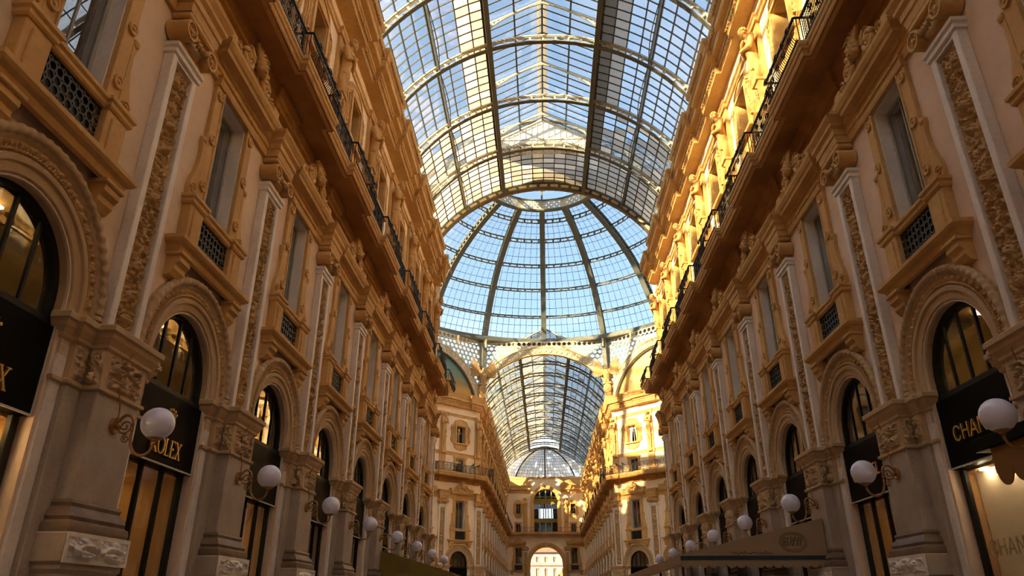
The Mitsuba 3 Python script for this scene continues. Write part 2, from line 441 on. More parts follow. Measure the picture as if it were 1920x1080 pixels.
    if lod < 2:
        rim = [box(-0.8, 0.8, 0.58, 0.60, 2.50, 2.56), box(-0.8, 0.8, 0.58, 0.60, 2.16, 2.22), box(-0.8, -0.74, 0.58, 0.60, 2.22, 2.50), box(0.74, 0.8, 0.58, 0.60, 2.22, 2.50)]
        P.append(('pedestal__carved_band', shape(cat(hfield(relief(seed + 80, 0.74, 2.2, 2.52), -0.74, 0.74, 2.2, 2.52, 60, 14, 0.582), *rim), 'm_marble', 40)))
    return P


def arch_proto(lod):
    n = (49, 29, 15)[lod]
    P = [('archivolt', shape(arcsweep([(1.21, -0.35), (1.21, -0.06), (1.24, 0.0), (1.27, 0.03), (1.40, 0.05), (1.42, 0.09), (1.45, 0.10), (1.50, 0.10), (1.52, 0.06), (1.70, 0.05), (1.73, 0.09), (1.78, 0.12), (1.90, 0.10), (1.93, -0.02)], 0, ZA, 0, PI, n, 0.19), 'm_stone', 35))]
    if lod < 2:
        A = np.linspace(0, PI, (150, 80)[lod])
        P.append(('bead_molding', shape(tube(np.stack([1.565 * np.cos(A), A * 0 + 0.065, ZA + 1.565 * np.sin(A)], 1), 0.028 + 0.014 * np.cos(np.arange(len(A)) * PI), 5), 'm_relief', True)))
        A, rr = np.meshgrid(np.linspace(0, PI, (300, 120)[lod]), np.linspace(1.595, 1.715, 5), indexing='ij')
        q = np.abs(np.sin(A * 26)) * np.sin((rr - 1.595) / 0.12 * PI) * 0.05 + 0.02 * np.sin(A * 104) * np.sin((rr - 1.595) / 0.12 * PI)
        P.append(('leaf_molding', shape((np.stack([rr * np.cos(A), 0.055 + q, ZA + rr * np.sin(A)], -1).reshape(-1, 3), gridfaces(A.shape[0], 5)[:, ::-1]), 'm_relief', True)))
        m, k = (380, 8) if lod == 0 else (190, 6)
        A = np.linspace(-0.05, PI + 0.05, m)
        v, f = tube(np.stack([1.85 * np.cos(A), A * 0 + 0.10, ZA + 1.85 * np.sin(A)], 1), 0.085, k)
        c = np.repeat(np.stack([1.85 * np.cos(A), A * 0 + 0.10, ZA + 1.85 * np.sin(A)], 1), k, 0)
        w = 1 + 0.13 * np.cos(np.repeat(A, k) * 64 + np.tile(np.arange(k) * 2 * PI / k, m))
        P.append(('rope_molding', shape((c + (v - c) * w[:, None], f), 'm_stone', True), 'twisted rope moulding round the arch'))
    return P


def pane_poly(poly, d):
    v, f = trimesh.creation.triangulate_polygon(poly, engine='earcut')
    return np.stack([v[:, 0], np.full(len(v), d), v[:, 1]], 1), np.array(f)


HALF = unary_union([Point(0, ZA).buffer(1.12, 48).intersection(sbox(-2, ZA, 2, 9)), sbox(-1.12, 5.49, 1.12, ZA)])


def letters_serif(word, h):
    """Roman capitals with serifs, as polygons along +x"""
    t, s, x, out = h * 0.13, h * 0.055, 0.0, []
    for c in word:
        g = []
        bar = lambda a, b, w=t: LineString([a, b]).buffer(w / 2, cap_style=2)
        ser = lambda cx, y: sbox(cx - t * 0.95, y, cx + t * 0.95, y + s)
        if c in 'REL':
            g += [sbox(t * 0.4, 0, t * 1.4, h), ser(t * 0.9, 0), ser(t * 0.9, h - s)]
        if c == 'R':
            g += [Point(0.34 * h, 0.745 * h).buffer(0.255 * h).difference(Point(0.32 * h, 0.745 * h).buffer(0.165 * h)).intersection(sbox(t, 0, h, h)), sbox(t, h - s * 1.2, 0.36 * h, h), sbox(t, h * 0.49, 0.36 * h, h * 0.49 + s), bar((0.34 * h, 0.5 * h), (0.68 * h, 0.0)), ser(0.68 * h, 0)]; w = 0.78 * h
        elif c == 'O':
            g.append(affinity.scale(Point(0.42 * h, 0.5 * h).buffer(0.5 * h), 0.84, 1.0).difference(affinity.scale(Point(0.42 * h, 0.5 * h).buffer(0.5 * h), 0.60, 0.9))); w = 0.86 * h
        elif c == 'L':
            g += [sbox(t * 0.4, 0, 0.56 * h, s * 1.2), Polygon([(0.56 * h, 0), (0.56 * h, 0.24 * h), (0.47 * h, 0)])]; w = 0.62 * h
        elif c == 'E':
            g += [sbox(t * 0.4, y, x1 * h, y + s * 1.2) for y, x1 in ((0, 0.56), (h * 0.47, 0.45), (h - s * 1.2, 0.54))]
            g += [Polygon([(0.56 * h, 0), (0.56 * h, 0.24 * h), (0.48 * h, 0)]), Polygon([(0.54 * h, h), (0.54 * h, 0.78 * h), (0.46 * h, h)]), sbox(0.41 * h, 0.4 * h, 0.45 * h, 0.6 * h)]; w = 0.64 * h
        elif c == 'X':
            g += [bar((t * 0.7, h), (0.62 * h, 0)), bar((0.62 * h, h), (t * 0.7, 0), t * 0.55), ser(t * 0.8, 0), ser(0.60 * h, 0), ser(t * 0.8, h - s), ser(0.60 * h, h - s)]; w = 0.74 * h
        out.append(affinity.translate(unary_union(g).intersection(sbox(-h, 0, 2 * h, h)), x, 0)); x += w
    return unary_union(out), x


def on_wall(poly, u_left, z, d0, d1):
    """lettering that reads rightwards for one who faces the wall (towards -u)"""
    m = extr(poly, d0, d1)
    return m[0] * [-1, 1, 1] + [u_left, 0, z], m[1][:, ::-1]


def text_on_wall(text, h, u_mid, z, d, depth=0.02, bold=False):
    m = meshkit.text_mesh(text, h, depth, bold)
    v = np.array(m.vertices); wd = v[:, 0].max()
    return np.stack([u_mid + wd / 2 - v[:, 0], d + v[:, 2], z + v[:, 1]], 1), np.array(m.faces)


def crown_poly():
    g = [sbox(-0.10, 0, 0.10, 0.03)]
    for a in (-50, -25, 0, 25, 50):
        x, y = math.sin(math.radians(a)), math.cos(math.radians(a))
        g += [Polygon([(x * 0.06 - 0.018, 0.03), (x * 0.06 + 0.018, 0.03), (x * 0.21, 0.02 + y * 0.21)]), Point(x * 0.21, 0.03 + y * 0.21).buffer(0.024)]
    return unary_union(g)


LAMPED = []


def shopfront(key, label, group, M, lod, style=None, lit=None, upper=None, open_front=False):
    """dark glazed shop front in an arch: fan glass, fascia, door and the room behind"""
    k = thing(key, label, 'storefront', group)
    lab = {'dark': 'black fascia board'}
    put(k, 'arch_frame', cached(('af', lod), lambda: shape(arcsweep([(1.21, -0.34), (1.21, -0.16), (1.11, -0.16), (1.11, -0.34), (1.21, -0.34)], 0, ZA, 0, PI, (37, 25, 13)[lod], 0.35), 'm_frame', False)), M)
    put(k, 'transom', cached(('tr',), lambda: shape(box(-1.21, 1.21, -0.34, -0.12, 5.38, 5.50), 'm_frame', False)), M)
    us = [-1.12, -0.55, 0.0, 0.55, 1.12]
    for i, u in enumerate(us[1:-1]):
        put(k, 'mullion', cached(('mu', i), lambda: shape(box(u - 0.026, u + 0.026, -0.24, -0.19, 5.45, ZA + math.sqrt(1.13 ** 2 - u * u)), 'm_frame', False)), M)
    for i in range(4):
        put(k, 'pane', cached(('pa', i), lambda: shape(pane_poly(HALF.intersection(sbox(us[i], 5, us[i + 1], 9)), -0.22), 'm_pane', False)), M)
    fas = put(k, 'fascia', cached(('fa',), lambda: shape(bev(-1.20, 1.20, -0.30, -0.05, 4.04, 5.38), 'm_black', False)), M, 'glossy black fascia board')
    put(fas, 'edging', cached(('fe',), lambda: shape(cat(box(-1.2, -1.18, -0.06, -0.035, 4.05, 5.38), box(1.18, 1.2, -0.06, -0.035, 4.05, 5.38), box(-1.2, 1.2, -0.06, -0.035, 4.04, 4.07)), 'm_rib', False)), M)
    if style == 'serif':
        word, w = letters_serif('ROLEX', 0.32)
        put(fas, 'lettering', cached(('rx',), lambda: shape(on_wall(word, w / 2, 4.22, -0.06, -0.015), 'm_gold', False)), M, 'gold serif lettering')
        put(fas, 'crown_emblem', cached(('rc',), lambda: shape(on_wall(crown_poly(), 0, 4.86, -0.06, -0.015), 'm_gold', False)), M, 'gold five-pointed crown')
    elif style == 'sans':
        put(fas, 'lettering', cached(('ch',), lambda: shape(text_on_wall('CHANEL', 0.29, 0, 4.50, -0.06, 0.045), 'm_gold', False)), M, 'gold sans-serif lettering')
    for i, (u0, u1) in enumerate(((-1.2, -1.06), (1.06, 1.2)) if open_front else ((-1.2, -1.06), (1.06, 1.2), (-0.42, -0.34), (0.34, 0.42))):
        put(k, 'door_post', cached(('dp', i), lambda: shape(bev(u0, u1, -0.28, -0.18, 0, 4.04), 'm_frame', False)), M)
    for i, (u0, u1) in enumerate(((-1.06, 0.0), (0.0, 1.06)) if open_front else ((-1.06, -0.42), (-0.34, 0.34), (0.42, 1.06))):
        put(k, 'door_pane', cached(('do', i, open_front), lambda: shape(pane_poly(sbox(u0, 0.05, u1, 4.04), -0.24), 'm_pane', False)), M)
    if lod == 2:
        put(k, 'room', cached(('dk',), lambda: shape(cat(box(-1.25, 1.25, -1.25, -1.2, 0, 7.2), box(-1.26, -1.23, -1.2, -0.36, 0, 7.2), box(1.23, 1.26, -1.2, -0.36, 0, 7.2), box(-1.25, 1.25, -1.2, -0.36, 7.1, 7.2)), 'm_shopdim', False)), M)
        return k
    room = cached(('ro',), lambda: shape(cat(box(-1.25, 1.25, -2.65, -2.6, 0, 4.05), box(-1.25, -1.22, -2.6, -0.35, 0, 4.05), box(1.22, 1.25, -2.6, -0.35, 0, 4.05), box(-1.22, 1.22, -2.6, -0.30, 4.0, 4.06), box(-0.5, 0.1, -2.6, -2.2, 0, 2.1)), 'm_shop', False))
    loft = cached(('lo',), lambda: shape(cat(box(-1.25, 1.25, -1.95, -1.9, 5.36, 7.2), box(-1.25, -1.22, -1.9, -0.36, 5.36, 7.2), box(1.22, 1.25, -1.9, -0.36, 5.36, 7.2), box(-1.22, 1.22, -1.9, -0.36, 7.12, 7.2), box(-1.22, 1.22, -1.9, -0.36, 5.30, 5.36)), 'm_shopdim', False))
    put(k, 'room', room, M); put(k, 'loft', loft, M)
    if lit:
        m = {**shape(box(-0.8, 0.8, -1.6, -1.3, 3.90, 3.95), 'm_display', False), 'emitter': {'type': 'area', 'radiance': rgb(*lit)}}
        put(k, 'ceiling_lamp', m, M)
    if upper:
        m = {**shape(box(-0.6, 0.6, -1.1, -0.9, 7.04, 7.08), 'm_display', False), 'emitter': {'type': 'area', 'radiance': rgb(*upper)}}
        put(k, 'loft_lamp', m, M)
    return k


CACHE = {}


def cached(key, fn):
    if key not in CACHE:
        CACHE[key] = fn()
    return CACHE[key]


def window_proto(lod):
    n = (20, 12, 8)[lod]
    P = []
    sur = [bev(s * 0.84 - 0.17, s * 0.84 + 0.17, 0, 0.10, 9.15, 12.16) for s in (-1, 1)]
    sur += [bev(-0.72 * (s < 0) + 0.66 * (s > 0), -0.66 * (s < 0) + 0.72 * (s > 0), 0, 0.13, 9.15, 12.16) for s in (-1, 1)]
    P.append(('surround', shape(cat(*sur), 'm_ochre', False), 'ochre stone surround'))
    P.append(('reveal', shape(cat(box(-0.68, -0.63, -0.45, 0.03, 9.1, 12.16), box(0.63, 0.68, -0.45, 0.03, 9.1, 12.16), box(-0.63, 0.63, -0.45, 0.03, 12.10, 12.16)), 'm_marble', False), 'grey marble reveal'))
    P.append(('sash', shape(cat(box(-0.63, -0.56, -0.28, -0.23, 9.15, 12.1), box(0.56, 0.63, -0.28, -0.23, 9.15, 12.1), box(-0.022, 0.022, -0.28, -0.235, 9.15, 12.1), box(-0.6, 0.6, -0.28, -0.23, 9.15, 9.3), box(-0.6, 0.6, -0.28, -0.23, 12.02, 12.1)), 'm_blind', False)))
    for u0, u1 in ((-0.56, -0.03), (0.03, 0.56)):
        P.append(('pane', shape(pane_poly(sbox(u0, 9.3, u1, 12.02), -0.255), 'm_window', False)))
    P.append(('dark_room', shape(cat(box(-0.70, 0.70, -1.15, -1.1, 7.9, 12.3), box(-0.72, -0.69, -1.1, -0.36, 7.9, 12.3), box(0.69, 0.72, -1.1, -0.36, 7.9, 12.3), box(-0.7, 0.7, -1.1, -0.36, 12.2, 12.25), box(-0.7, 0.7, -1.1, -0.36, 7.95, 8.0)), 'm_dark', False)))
    if lod < 2:
        for s in (-1, 1):
            for z in (9.62, 10.78, 11.93):
                P.append(('rosette', shape(rosette(s * 0.86, z, 0.125, 0.09, 0.13, n), 'm_ochre', 40)))
    for s in (-1, 1):
        a = np.array([(1.01, 9.2), (1.30, 9.2), (1.33, 9.35), (1.30, 9.52), (1.20, 9.75), (1.12, 10.05), (1.10, 10.4), (1.16, 10.55), (1.15, 10.68), (1.05, 10.72), (1.01, 10.6)])
        m = extr(Polygon(a * [s, 1]), 0, 0.10)
        if lod < 2:
            sp = spiral(0.12, 0.02, 1.6, 26)
            m = cat(m, tube(np.stack([s * (1.19 + sp[:, 0]), sp[:, 0] * 0 + 0.11, 9.37 + sp[:, 1]], 1), 0.022, 5), sph((s * 1.09, 0.09, 10.62), (0.08, 0.06, 0.08), 6))
        P.append(('scroll', shape(m, 'm_ochre', 30)))
    RP = [(-1.30, 0), (-1.30, 0.22), (-0.70, 0.22), (-0.70, 0.14), (0.70, 0.14), (0.70, 0.22), (1.30, 0.22), (1.30, 0)]
    P.append(('rail', shape(sweep([(-0.05, 8.96), (0.0, 8.96), (0.03, 9.0), (0.03, 9.06), (0.07, 9.10), (0.07, 9.16), (-0.2, 9.17)], RP), 'm_ochre', False)))
    for s in (-1, 1):
        a, b = sorted((s * 0.72, s * 1.27))
        c, e = sorted((s * 0.84, s * 1.15))
        P.append(('pedestal', shape(cat(bev(a, b, 0, 0.20, 8.10, 8.98), bev(c, e, 0.18, 0.235, 8.2, 8.88)), 'm_ochre', False)))
    rings = []
    rr = 0.085
    for i in range(9):
        for j in range(6):
            cx, cz = -0.64 + i * 0.16, 8.16 + j * 0.16
            rings.append(Point(cx, cz).buffer(rr, 10).difference(Point(cx, cz).buffer(rr - 0.022, 10)))
            if lod == 0:
                rings.append(Point(cx + 0.08, cz + 0.08).buffer(0.035, 6).difference(Point(cx + 0.08, cz + 0.08).buffer(0.016, 6)))
    lat = unary_union(rings + [sbox(-0.7, z, 0.7, z + 0.03) for z in (8.12, 8.93)]).intersection(sbox(-0.7, 8.1, 0.7, 8.97))
    P.append(('grille', shape(cat(extr(lat, 0.06, 0.09), box(-0.7, 0.7, -0.05, -0.02, 8.1, 8.97)) if lod < 2 else box(-0.7, 0.7, 0, 0.04, 8.1, 8.97), 'm_iron', False), 'black wrought iron grille'))
    SP = [(-1.45, 0), (-1.45, 0.22), (1.45, 0.22), (1.45, 0)]
    P.append(('sill', shape(sweep([(-0.05, 7.80), (0.02, 7.82), (0.06, 7.92), (0.13, 7.97), (0.17, 8.02), (0.17, 8.10), (-0.2, 8.12)], SP), 'm_ochre', False), 'projecting ochre sill'))
    for s in (-1, 1):
        a, b = sorted((s * 1.0, s * 1.42))
        P.append(('bracket', shape(cat(sweep([(-0.1, 7.30), (0.12, 7.36), (0.20, 7.46), (0.20, 7.56), (0.28, 7.62), (0.28, 7.82), (-0.1, 7.82)], [(a, 0), (b, 0)]), bev(a - 0.05, b + 0.05, 0, 0.33, 7.74, 7.82)), 'm_ochre', False)))
    HP = [(-1.02, 0), (-1.02, 0.14), (1.02, 0.14), (1.02, 0)]
    fr = [sweep([(-0.1, 12.14), (0.0, 12.14), (0.03, 12.2), (0.03, 12.3), (0.07, 12.34), (0.07, 12.38), (-0.05, 12.38), (-0.05, 12.62), (-0.1, 12.62)], HP)]
    if lod == 0:
        fr += [sph((u, 0.20, 12.34), (0.022, 0.03, 0.035), 4) for u in np.arange(-1.0, 1.01, 0.075)]
    P.append(('lintel', shape(cat(*fr), 'm_ochre', 30)))
    CP = [(-1.20, 0), (-1.20, 0.14), (1.20, 0.14), (1.20, 0)]
    P.append(('hood', shape(sweep([(-0.1, 12.60), (0.02, 12.60), (0.06, 12.66), (0.24, 12.70), (0.26, 12.78), (0.30, 12.82), (0.35, 12.92), (0.36, 13.0), (-0.1, 13.02)], CP), 'm_ochre', False), 'projecting ochre hood'))
    for s in (-1, 1):
        P.append(('end_block', shape(bev(s * 1.36 - 0.17, s * 1.36 + 0.17, 0.0, 0.44, 13.0, 13.3, 0.03), 'm_ochre', False)))
    x = np.linspace(-1.2, 1.2, 61)
    top = 13.10 + 0.42 * np.exp(-((np.abs(x) - 0.62) / 0.26) ** 2) + 0.80 * np.exp(-(x / 0.40) ** 2) + 0.16 * np.exp(-((np.abs(x) - 1.05) / 0.10) ** 2)
    crest = [extr(Polygon([(-1.2, 13.0)] + list(zip(x, top)) + [(1.2, 13.0)]), 0.14, 0.36)]
    if lod == 0:
        H = lambda U, Z: 0.05 * meshkit.fbm(np.stack([np.abs(U) * 9, Z * 9, U * 0], -1), 3, 4)
        crest.append(hfield(H, -0.5, 0.5, 13.02, 13.75, 24, 20, 0.35))
    P.append(('crest', shape(cat(*crest), 'm_ochre', 40), 'carved crest of scrolls round a mask'))
    if lod < 2:
        for s in (-1, 1):
            sp = spiral(0.30, 0.03, 2.0, 44, PI / 2)
            P.append(('crest__volute', shape(cat(tube(np.stack([s * (0.56 + sp[:, 0]), sp[:, 0] * 0 + 0.40, 13.34 + sp[:, 1]], 1), np.linspace(0.085, 0.045, 44), 7), sph((s * 0.56, 0.40, 13.34), (0.09, 0.10, 0.09), 6)), 'm_ochre', True)))
            sp2 = spiral(0.17, 0.02, 1.6, 28, PI / 2)
            P.append(('crest__scroll', shape(tube(np.stack([s * (1.06 + sp2[:, 0]), sp2[:, 0] * 0 + 0.39, 13.19 + sp2[:, 1]], 1), 0.042, 5), 'm_ochre', True)))
        mask = [sph((0, 0.48, 13.5), (0.17, 0.2, 0.22), 10), sph((0, 0.67, 13.48), (0.035, 0.05, 0.06), 5), sph((0, 0.62, 13.36), (0.07, 0.05, 0.03), 5)]
        mask += [sph((s * 0.075, 0.645, 13.56), (0.04, 0.03, 0.025), 5) for s in (-1, 1)]
        mask += [sph((0.2 * math.cos(a), 0.48, 13.52 + 0.23 * math.sin(a)), (0.085, 0.11, 0.085), 6) for a in np.linspace(-0.6, PI + 0.6, 9)]
        P.append(('crest__mask', shape(move(cat(*mask), (0, 0.09, 13.45 * 0.14 - 0.03), s=0.86), 'm_ochre', True), 'carved face with curled hair'))
        lv = []
        for q in (-1, -0.5, 0, 0.5, 1):
            lv.append(tube([(0, 0.40, 13.72), (q * 0.16, 0.42, 13.90), (q * 0.30, 0.46, 14.03 - 0.07 * abs(q)), (q * 0.36, 0.52, 13.98 - 0.1 * abs(q))], [0.05, 0.06, 0.05, 0.02], 5))
        P.append(('crest__finial', shape(cat(*lv), 'm_ochre', True)))
    return P


def attic_proto(lod, curtain=False):
    out = Polygon([(-0.62, 17.7), (-0.3, 17.55), (0, 17.45), (0.3, 17.55), (0.62, 17.7), (0.70, 18.1), (0.98, 18.35), (1.04, 18.7), (0.96, 19.0), (0.96, 19.5), (1.04, 19.8), (0.98, 20.15), (0.70, 20.4), (0.62, 20.75), (0.3, 20.9), (0, 21.0), (-0.3, 20.9), (-0.62, 20.75), (-0.70, 20.4), (-0.98, 20.15), (-1.04, 19.8), (-0.96, 19.5), (-0.96, 19.0), (-1.04, 18.7), (-0.98, 18.35), (-0.70, 18.1)])
    hole = sbox(-0.47, 18.3, 0.47, 20.2)
    P = [('surround', shape(cat(extr(out.difference(hole), 0, 0.09), extr(out.buffer(-0.05).difference(out.buffer(-0.12)), 0.08, 0.13)), 'm_ochre', False), 'shaped ochre surround')]
    P.append(('frame', shape(cat(extr(sbox(-0.60, 18.17, 0.60, 20.33).difference(hole), 0.05, 0.17), box(-0.47, -0.44, -0.4, 0.1, 18.3, 20.2), box(0.44, 0.47, -0.4, 0.1, 18.3, 20.2), box(-0.47, 0.47, -0.4, 0.1, 20.15, 20.2)), 'm_ochre', False)))
    P.append(('sill', shape(bev(-0.7, 0.7, 0.02, 0.26, 18.12, 18.28), 'm_ochre', False)))
    P.append(('sash', shape(cat(box(-0.44, 0.44, -0.4, -0.34, 18.3, 18.4), box(-0.03, 0.03, -0.4, -0.34, 18.3, 20.2), box(-0.44, -0.38, -0.4, -0.34, 18.3, 20.2), box(0.38, 0.44, -0.4, -0.34, 18.3, 20.2), box(-0.44, 0.44, -0.4, -0.34, 19.5, 19.56)), 'm_blind', False)))
    for u0, u1 in ((-0.38, -0.03), (0.03, 0.38)):
        P.append(('pane', shape(pane_poly(sbox(u0, 18.4, u1, 20.2), -0.37), 'm_pane', False)))
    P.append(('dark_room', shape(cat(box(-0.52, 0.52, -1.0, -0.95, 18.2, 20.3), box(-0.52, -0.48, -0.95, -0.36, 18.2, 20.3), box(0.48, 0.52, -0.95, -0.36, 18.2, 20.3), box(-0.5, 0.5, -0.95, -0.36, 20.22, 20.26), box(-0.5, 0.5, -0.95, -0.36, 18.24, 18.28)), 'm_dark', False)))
    if curtain:
        for s in (-1, 1):
            P.append(('curtain', shape(extr(Polygon([(s * 0.05, 20.2), (s * 0.38, 20.2), (s * 0.38, 18.4), (s * 0.24, 18.4)]), -0.34, -0.33), 'm_curtain', False), 'white curtain drawn aside'))
    if lod < 2:
        for s in (-1, 1):
            P.append(('garland', shape(tube(np.stack([s * (0.78 + 0.05 * np.sin(np.linspace(0, 6, 24))), np.full(24, 0.11), np.linspace(18.5, 20.0, 24)], 1), 0.06 + 0.025 * np.cos(np.arange(24) * 1.9), 6), 'm_ochre', True)))
    return P


def low_window_proto():
    hole = sbox(-0.47, 14.95, 0.47, 16.55)
    P = [('surround', shape(cat(extr(sbox(-0.68, 14.9, 0.68, 16.8).difference(hole), 0, 0.1), bev(-0.78, 0.78, 0, 0.16, 16.62, 16.78)), 'm_ochre', False))]
    P.append(('pane', shape(pane_poly(hole, -0.2), 'm_pane', False)))
    P.append(('sash', shape(cat(box(-0.47, 0.47, -0.24, -0.16, 16.45, 16.55), box(-0.03, 0.03, -0.24, -0.16, 14.95, 16.5), box(-0.47, -0.41, -0.24, -0.16, 14.95, 16.5), box(0.41, 0.47, -0.24, -0.16, 14.95, 16.5)), 'm_blind', False)))
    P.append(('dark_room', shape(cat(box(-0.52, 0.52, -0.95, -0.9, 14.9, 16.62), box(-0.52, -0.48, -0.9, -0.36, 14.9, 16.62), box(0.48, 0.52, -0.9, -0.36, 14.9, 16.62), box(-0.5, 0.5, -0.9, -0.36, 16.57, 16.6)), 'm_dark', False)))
    return P


def hull_chain(parts, length, rounds):
    """one continuous body: the hulls of spheres along the bones, joined and smoothed"""
    tot = None
    for (a, ra), (b, rb) in parts:
        h = m3.Manifold.batch_hull([m3.Manifold.sphere(ra, 14).translate(a), m3.Manifold.sphere(rb, 14).translate(b)])
        tot = h if tot is None else tot + h
    tot = tot.refine_to_length(length)
    mm = tot.to_mesh()
    t = trimesh.Trimesh(np.array(mm.vert_properties[:, :3]), np.array(mm.tri_verts), process=True)
    trimesh.smoothing.filter_taubin(t, iterations=rounds)
    return np.array(t.vertices), np.array(t.faces)


def statue_body(lod):
    L = lambda *p: list(p)
    Q = []
    add = lambda a, ra, b, rb: Q.append(((L(*a), ra), (L(*b), rb)))
    add((0, 0.34, 18.75), 0.33, (0, 0.42, 19.45), 0.29)          # hips to waist
    add((0, 0.42, 19.45), 0.29, (0, 0.50, 20.05), 0.36)          # waist to chest
    for s in (-1, 1):
        add((0, 0.50, 20.15), 0.28, (s * 0.40, 0.48, 20.32), 0.17)
        add((s * 0.43, 0.48, 20.30), 0.17, (s * 0.52, 0.66, 19.66), 0.125)     # upper arm
        add((s * 0.52, 0.66, 19.66), 0.125, (-s * 0.12, 0.92, 19.86 + 0.1 * s), 0.085)  # forearm across the chest
        add((-s * 0.12, 0.92, 19.86 + 0.1 * s), 0.085, (-s * 0.28, 0.88, 19.96 + 0.1 * s), 0.075)
        add((s * 0.17, 0.36, 18.7), 0.24, (s * 0.15, 0.40, 17.95), 0.17)        # thighs under the cloth
        add((s * 0.08, 0.52, 18.9), 0.12, (s * 0.26, 0.46, 17.9), 0.07)
    add((0.25, 0.5, 18.95), 0.13, (-0.24, 0.58, 18.55), 0.12)     # rolled cloth
    add((0, 0.55, 20.35), 0.14, (0, 0.68, 20.62), 0.12)           # neck
    add((0, 0.72, 20.80), 0.20, (0, 0.80, 20.68), 0.16)           # head
    add((0, 0.93, 20.72), 0.045, (0, 0.95, 20.66), 0.05)          # nose
    add((0, 0.86, 20.55), 0.10, (0, 0.86, 20.48), 0.07)           # beard
    for s in (-1, 1):
        add((s * 0.2, 0.72, 20.74), 0.05, (s * 0.2, 0.72, 20.68), 0.045)
    v, f = hull_chain(Q, (0.055, 0.085, 0.16)[lod], (5, 4, 2)[lod])
    return (v - [0, 0, 18.0]) * [0.70, 0.72, 0.80] + [0, 0, 18.0], f


def statue_proto(lod):
    v, f = statue_body(lod)
    low = v[:, 2] < 18.85
    v = v + [0, 0, 0]
    v[low, 1] += 0.035 * np.sin(v[low, 0] * 38 + v[low, 2] * 3)      # folds of the cloth
    UPS = np.array([0, 0, 0.85])
    v = v + UPS
    P = [('body', shape((v, f), 'm_ochre', True), 'bare-chested carved figure leaning out with folded arms')]
    curls = [sph((0.70 * 0.2 * math.sin(a) * math.cos(b), 0.51 + 0.14 * math.cos(a) * math.cos(b) * 0.9, 20.28 + 0.14 * math.sin(b)), 0.06, 5) for b in (0.1, 0.6, 1.2) for a in np.linspace(0.2, 2 * PI - 0.6, (9, 6, 4)[lod])]
    P.append(('hair', shape(move(cat(*curls), UPS), 'm_ochre', True)))
    taper = np.array([[s * w, d, z] for z, w, dd in ((16.20, 0.17, 0.28), (17.95, 0.27, 0.36)) for s, d in ((-1, 0.1), (1, 0.1), (1, dd), (-1, dd))])
    h = trimesh.convex.convex_hull(taper)
    P.append(('herm', shape(move(cat((np.array(h.vertices), np.array(h.faces)), bev(-0.31, 0.31, 0.1, 0.42, 17.84, 17.96), bev(-0.26, 0.26, 0.1, 0.36, 16.08, 16.22)), UPS), 'm_ochre', False), 'tapering pedestal under the figure'))
    if lod < 2:
        P.append(('herm__drop', shape(tube(np.stack([0.03 * np.sin(np.linspace(0, 14, 20)), np.linspace(0.38, 0.34, 20), np.linspace(18.5, 17.6, 20)], 1), 0.05 + 0.025 * np.cos(np.arange(20) * 2.2), 6), 'm_ochre', True)))
    P.append(('backing', shape(cat(bev(-0.42, 0.42, 0, 0.13, 14.86, 21.25)), 'm_ochre', False)))
    return P


def rail_proto(lod, half, bulge):
    """a balcony railing; bulge: the bowed pieces on the projecting slabs"""
    d = 1.16 if bulge else 0.97
    z0, z1 = 14.86, 15.72
    P = [('top_rail', shape(box(-half, half, d - 0.03, d + 0.03, z1 - 0.05, z1), 'm_iron', False)), ('bottom_rail', shape(box(-half, half, d - 0.02, d + 0.02, z0 + 0.06, z0 + 0.1), 'm_iron', False))]
    bars = []
    step = (0.085, 0.085, 0.2)[lod]
    zz = np.linspace(z0, z1 - 0.03, 9)
    belly = d + (0.13 * np.sin(np.clip((zz - z0) / 0.55, 0, 1) * PI) if bulge else 0 * zz)
    for u in np.arange(-half + 0.02, half, step):
        if bulge and lod < 2:
            bars.append(tube(np.stack([zz * 0 + u, belly, zz], 1), 0.011, 3))
        else:
            bars.append(box(u - 0.009, u + 0.009, d - 0.009, d + 0.009, z0, z1 - 0.03))
    if bulge and lod < 2:
        for s in (-1, 1):
            for dd in np.arange(0.2, d, 0.1):
                bars.append(box(s * half - 0.01, s * half + 0.01, dd - 0.01, dd + 0.01, z0, z1 - 0.03))
            bars.append(box(s * half - 0.02, s * half + 0.02, 0.1, d, z1 - 0.05, z1))
    P.append(('balusters', shape(cat(*bars), 'm_iron', True if bulge and lod < 2 else False), None, 'stuff'))
    if lod < 2:
        orn = []
        for i, u in enumerate(np.arange(-half + 0.25, half - 0.1, 0.5)):
            for zc in (15.12, 15.45):
                sp = spiral(0.14, 0.03, 1.4, 18, i * PI)
                orn.append(tube(np.stack([u + sp[:, 0], sp[:, 0] * 0 + d + (0.12 if bulge else 0.02), zc + sp[:, 1]], 1), 0.016, 4))
        P.append(('scrollwork', shape(cat(*orn), 'm_iron', True), None, 'stuff'))
    return P


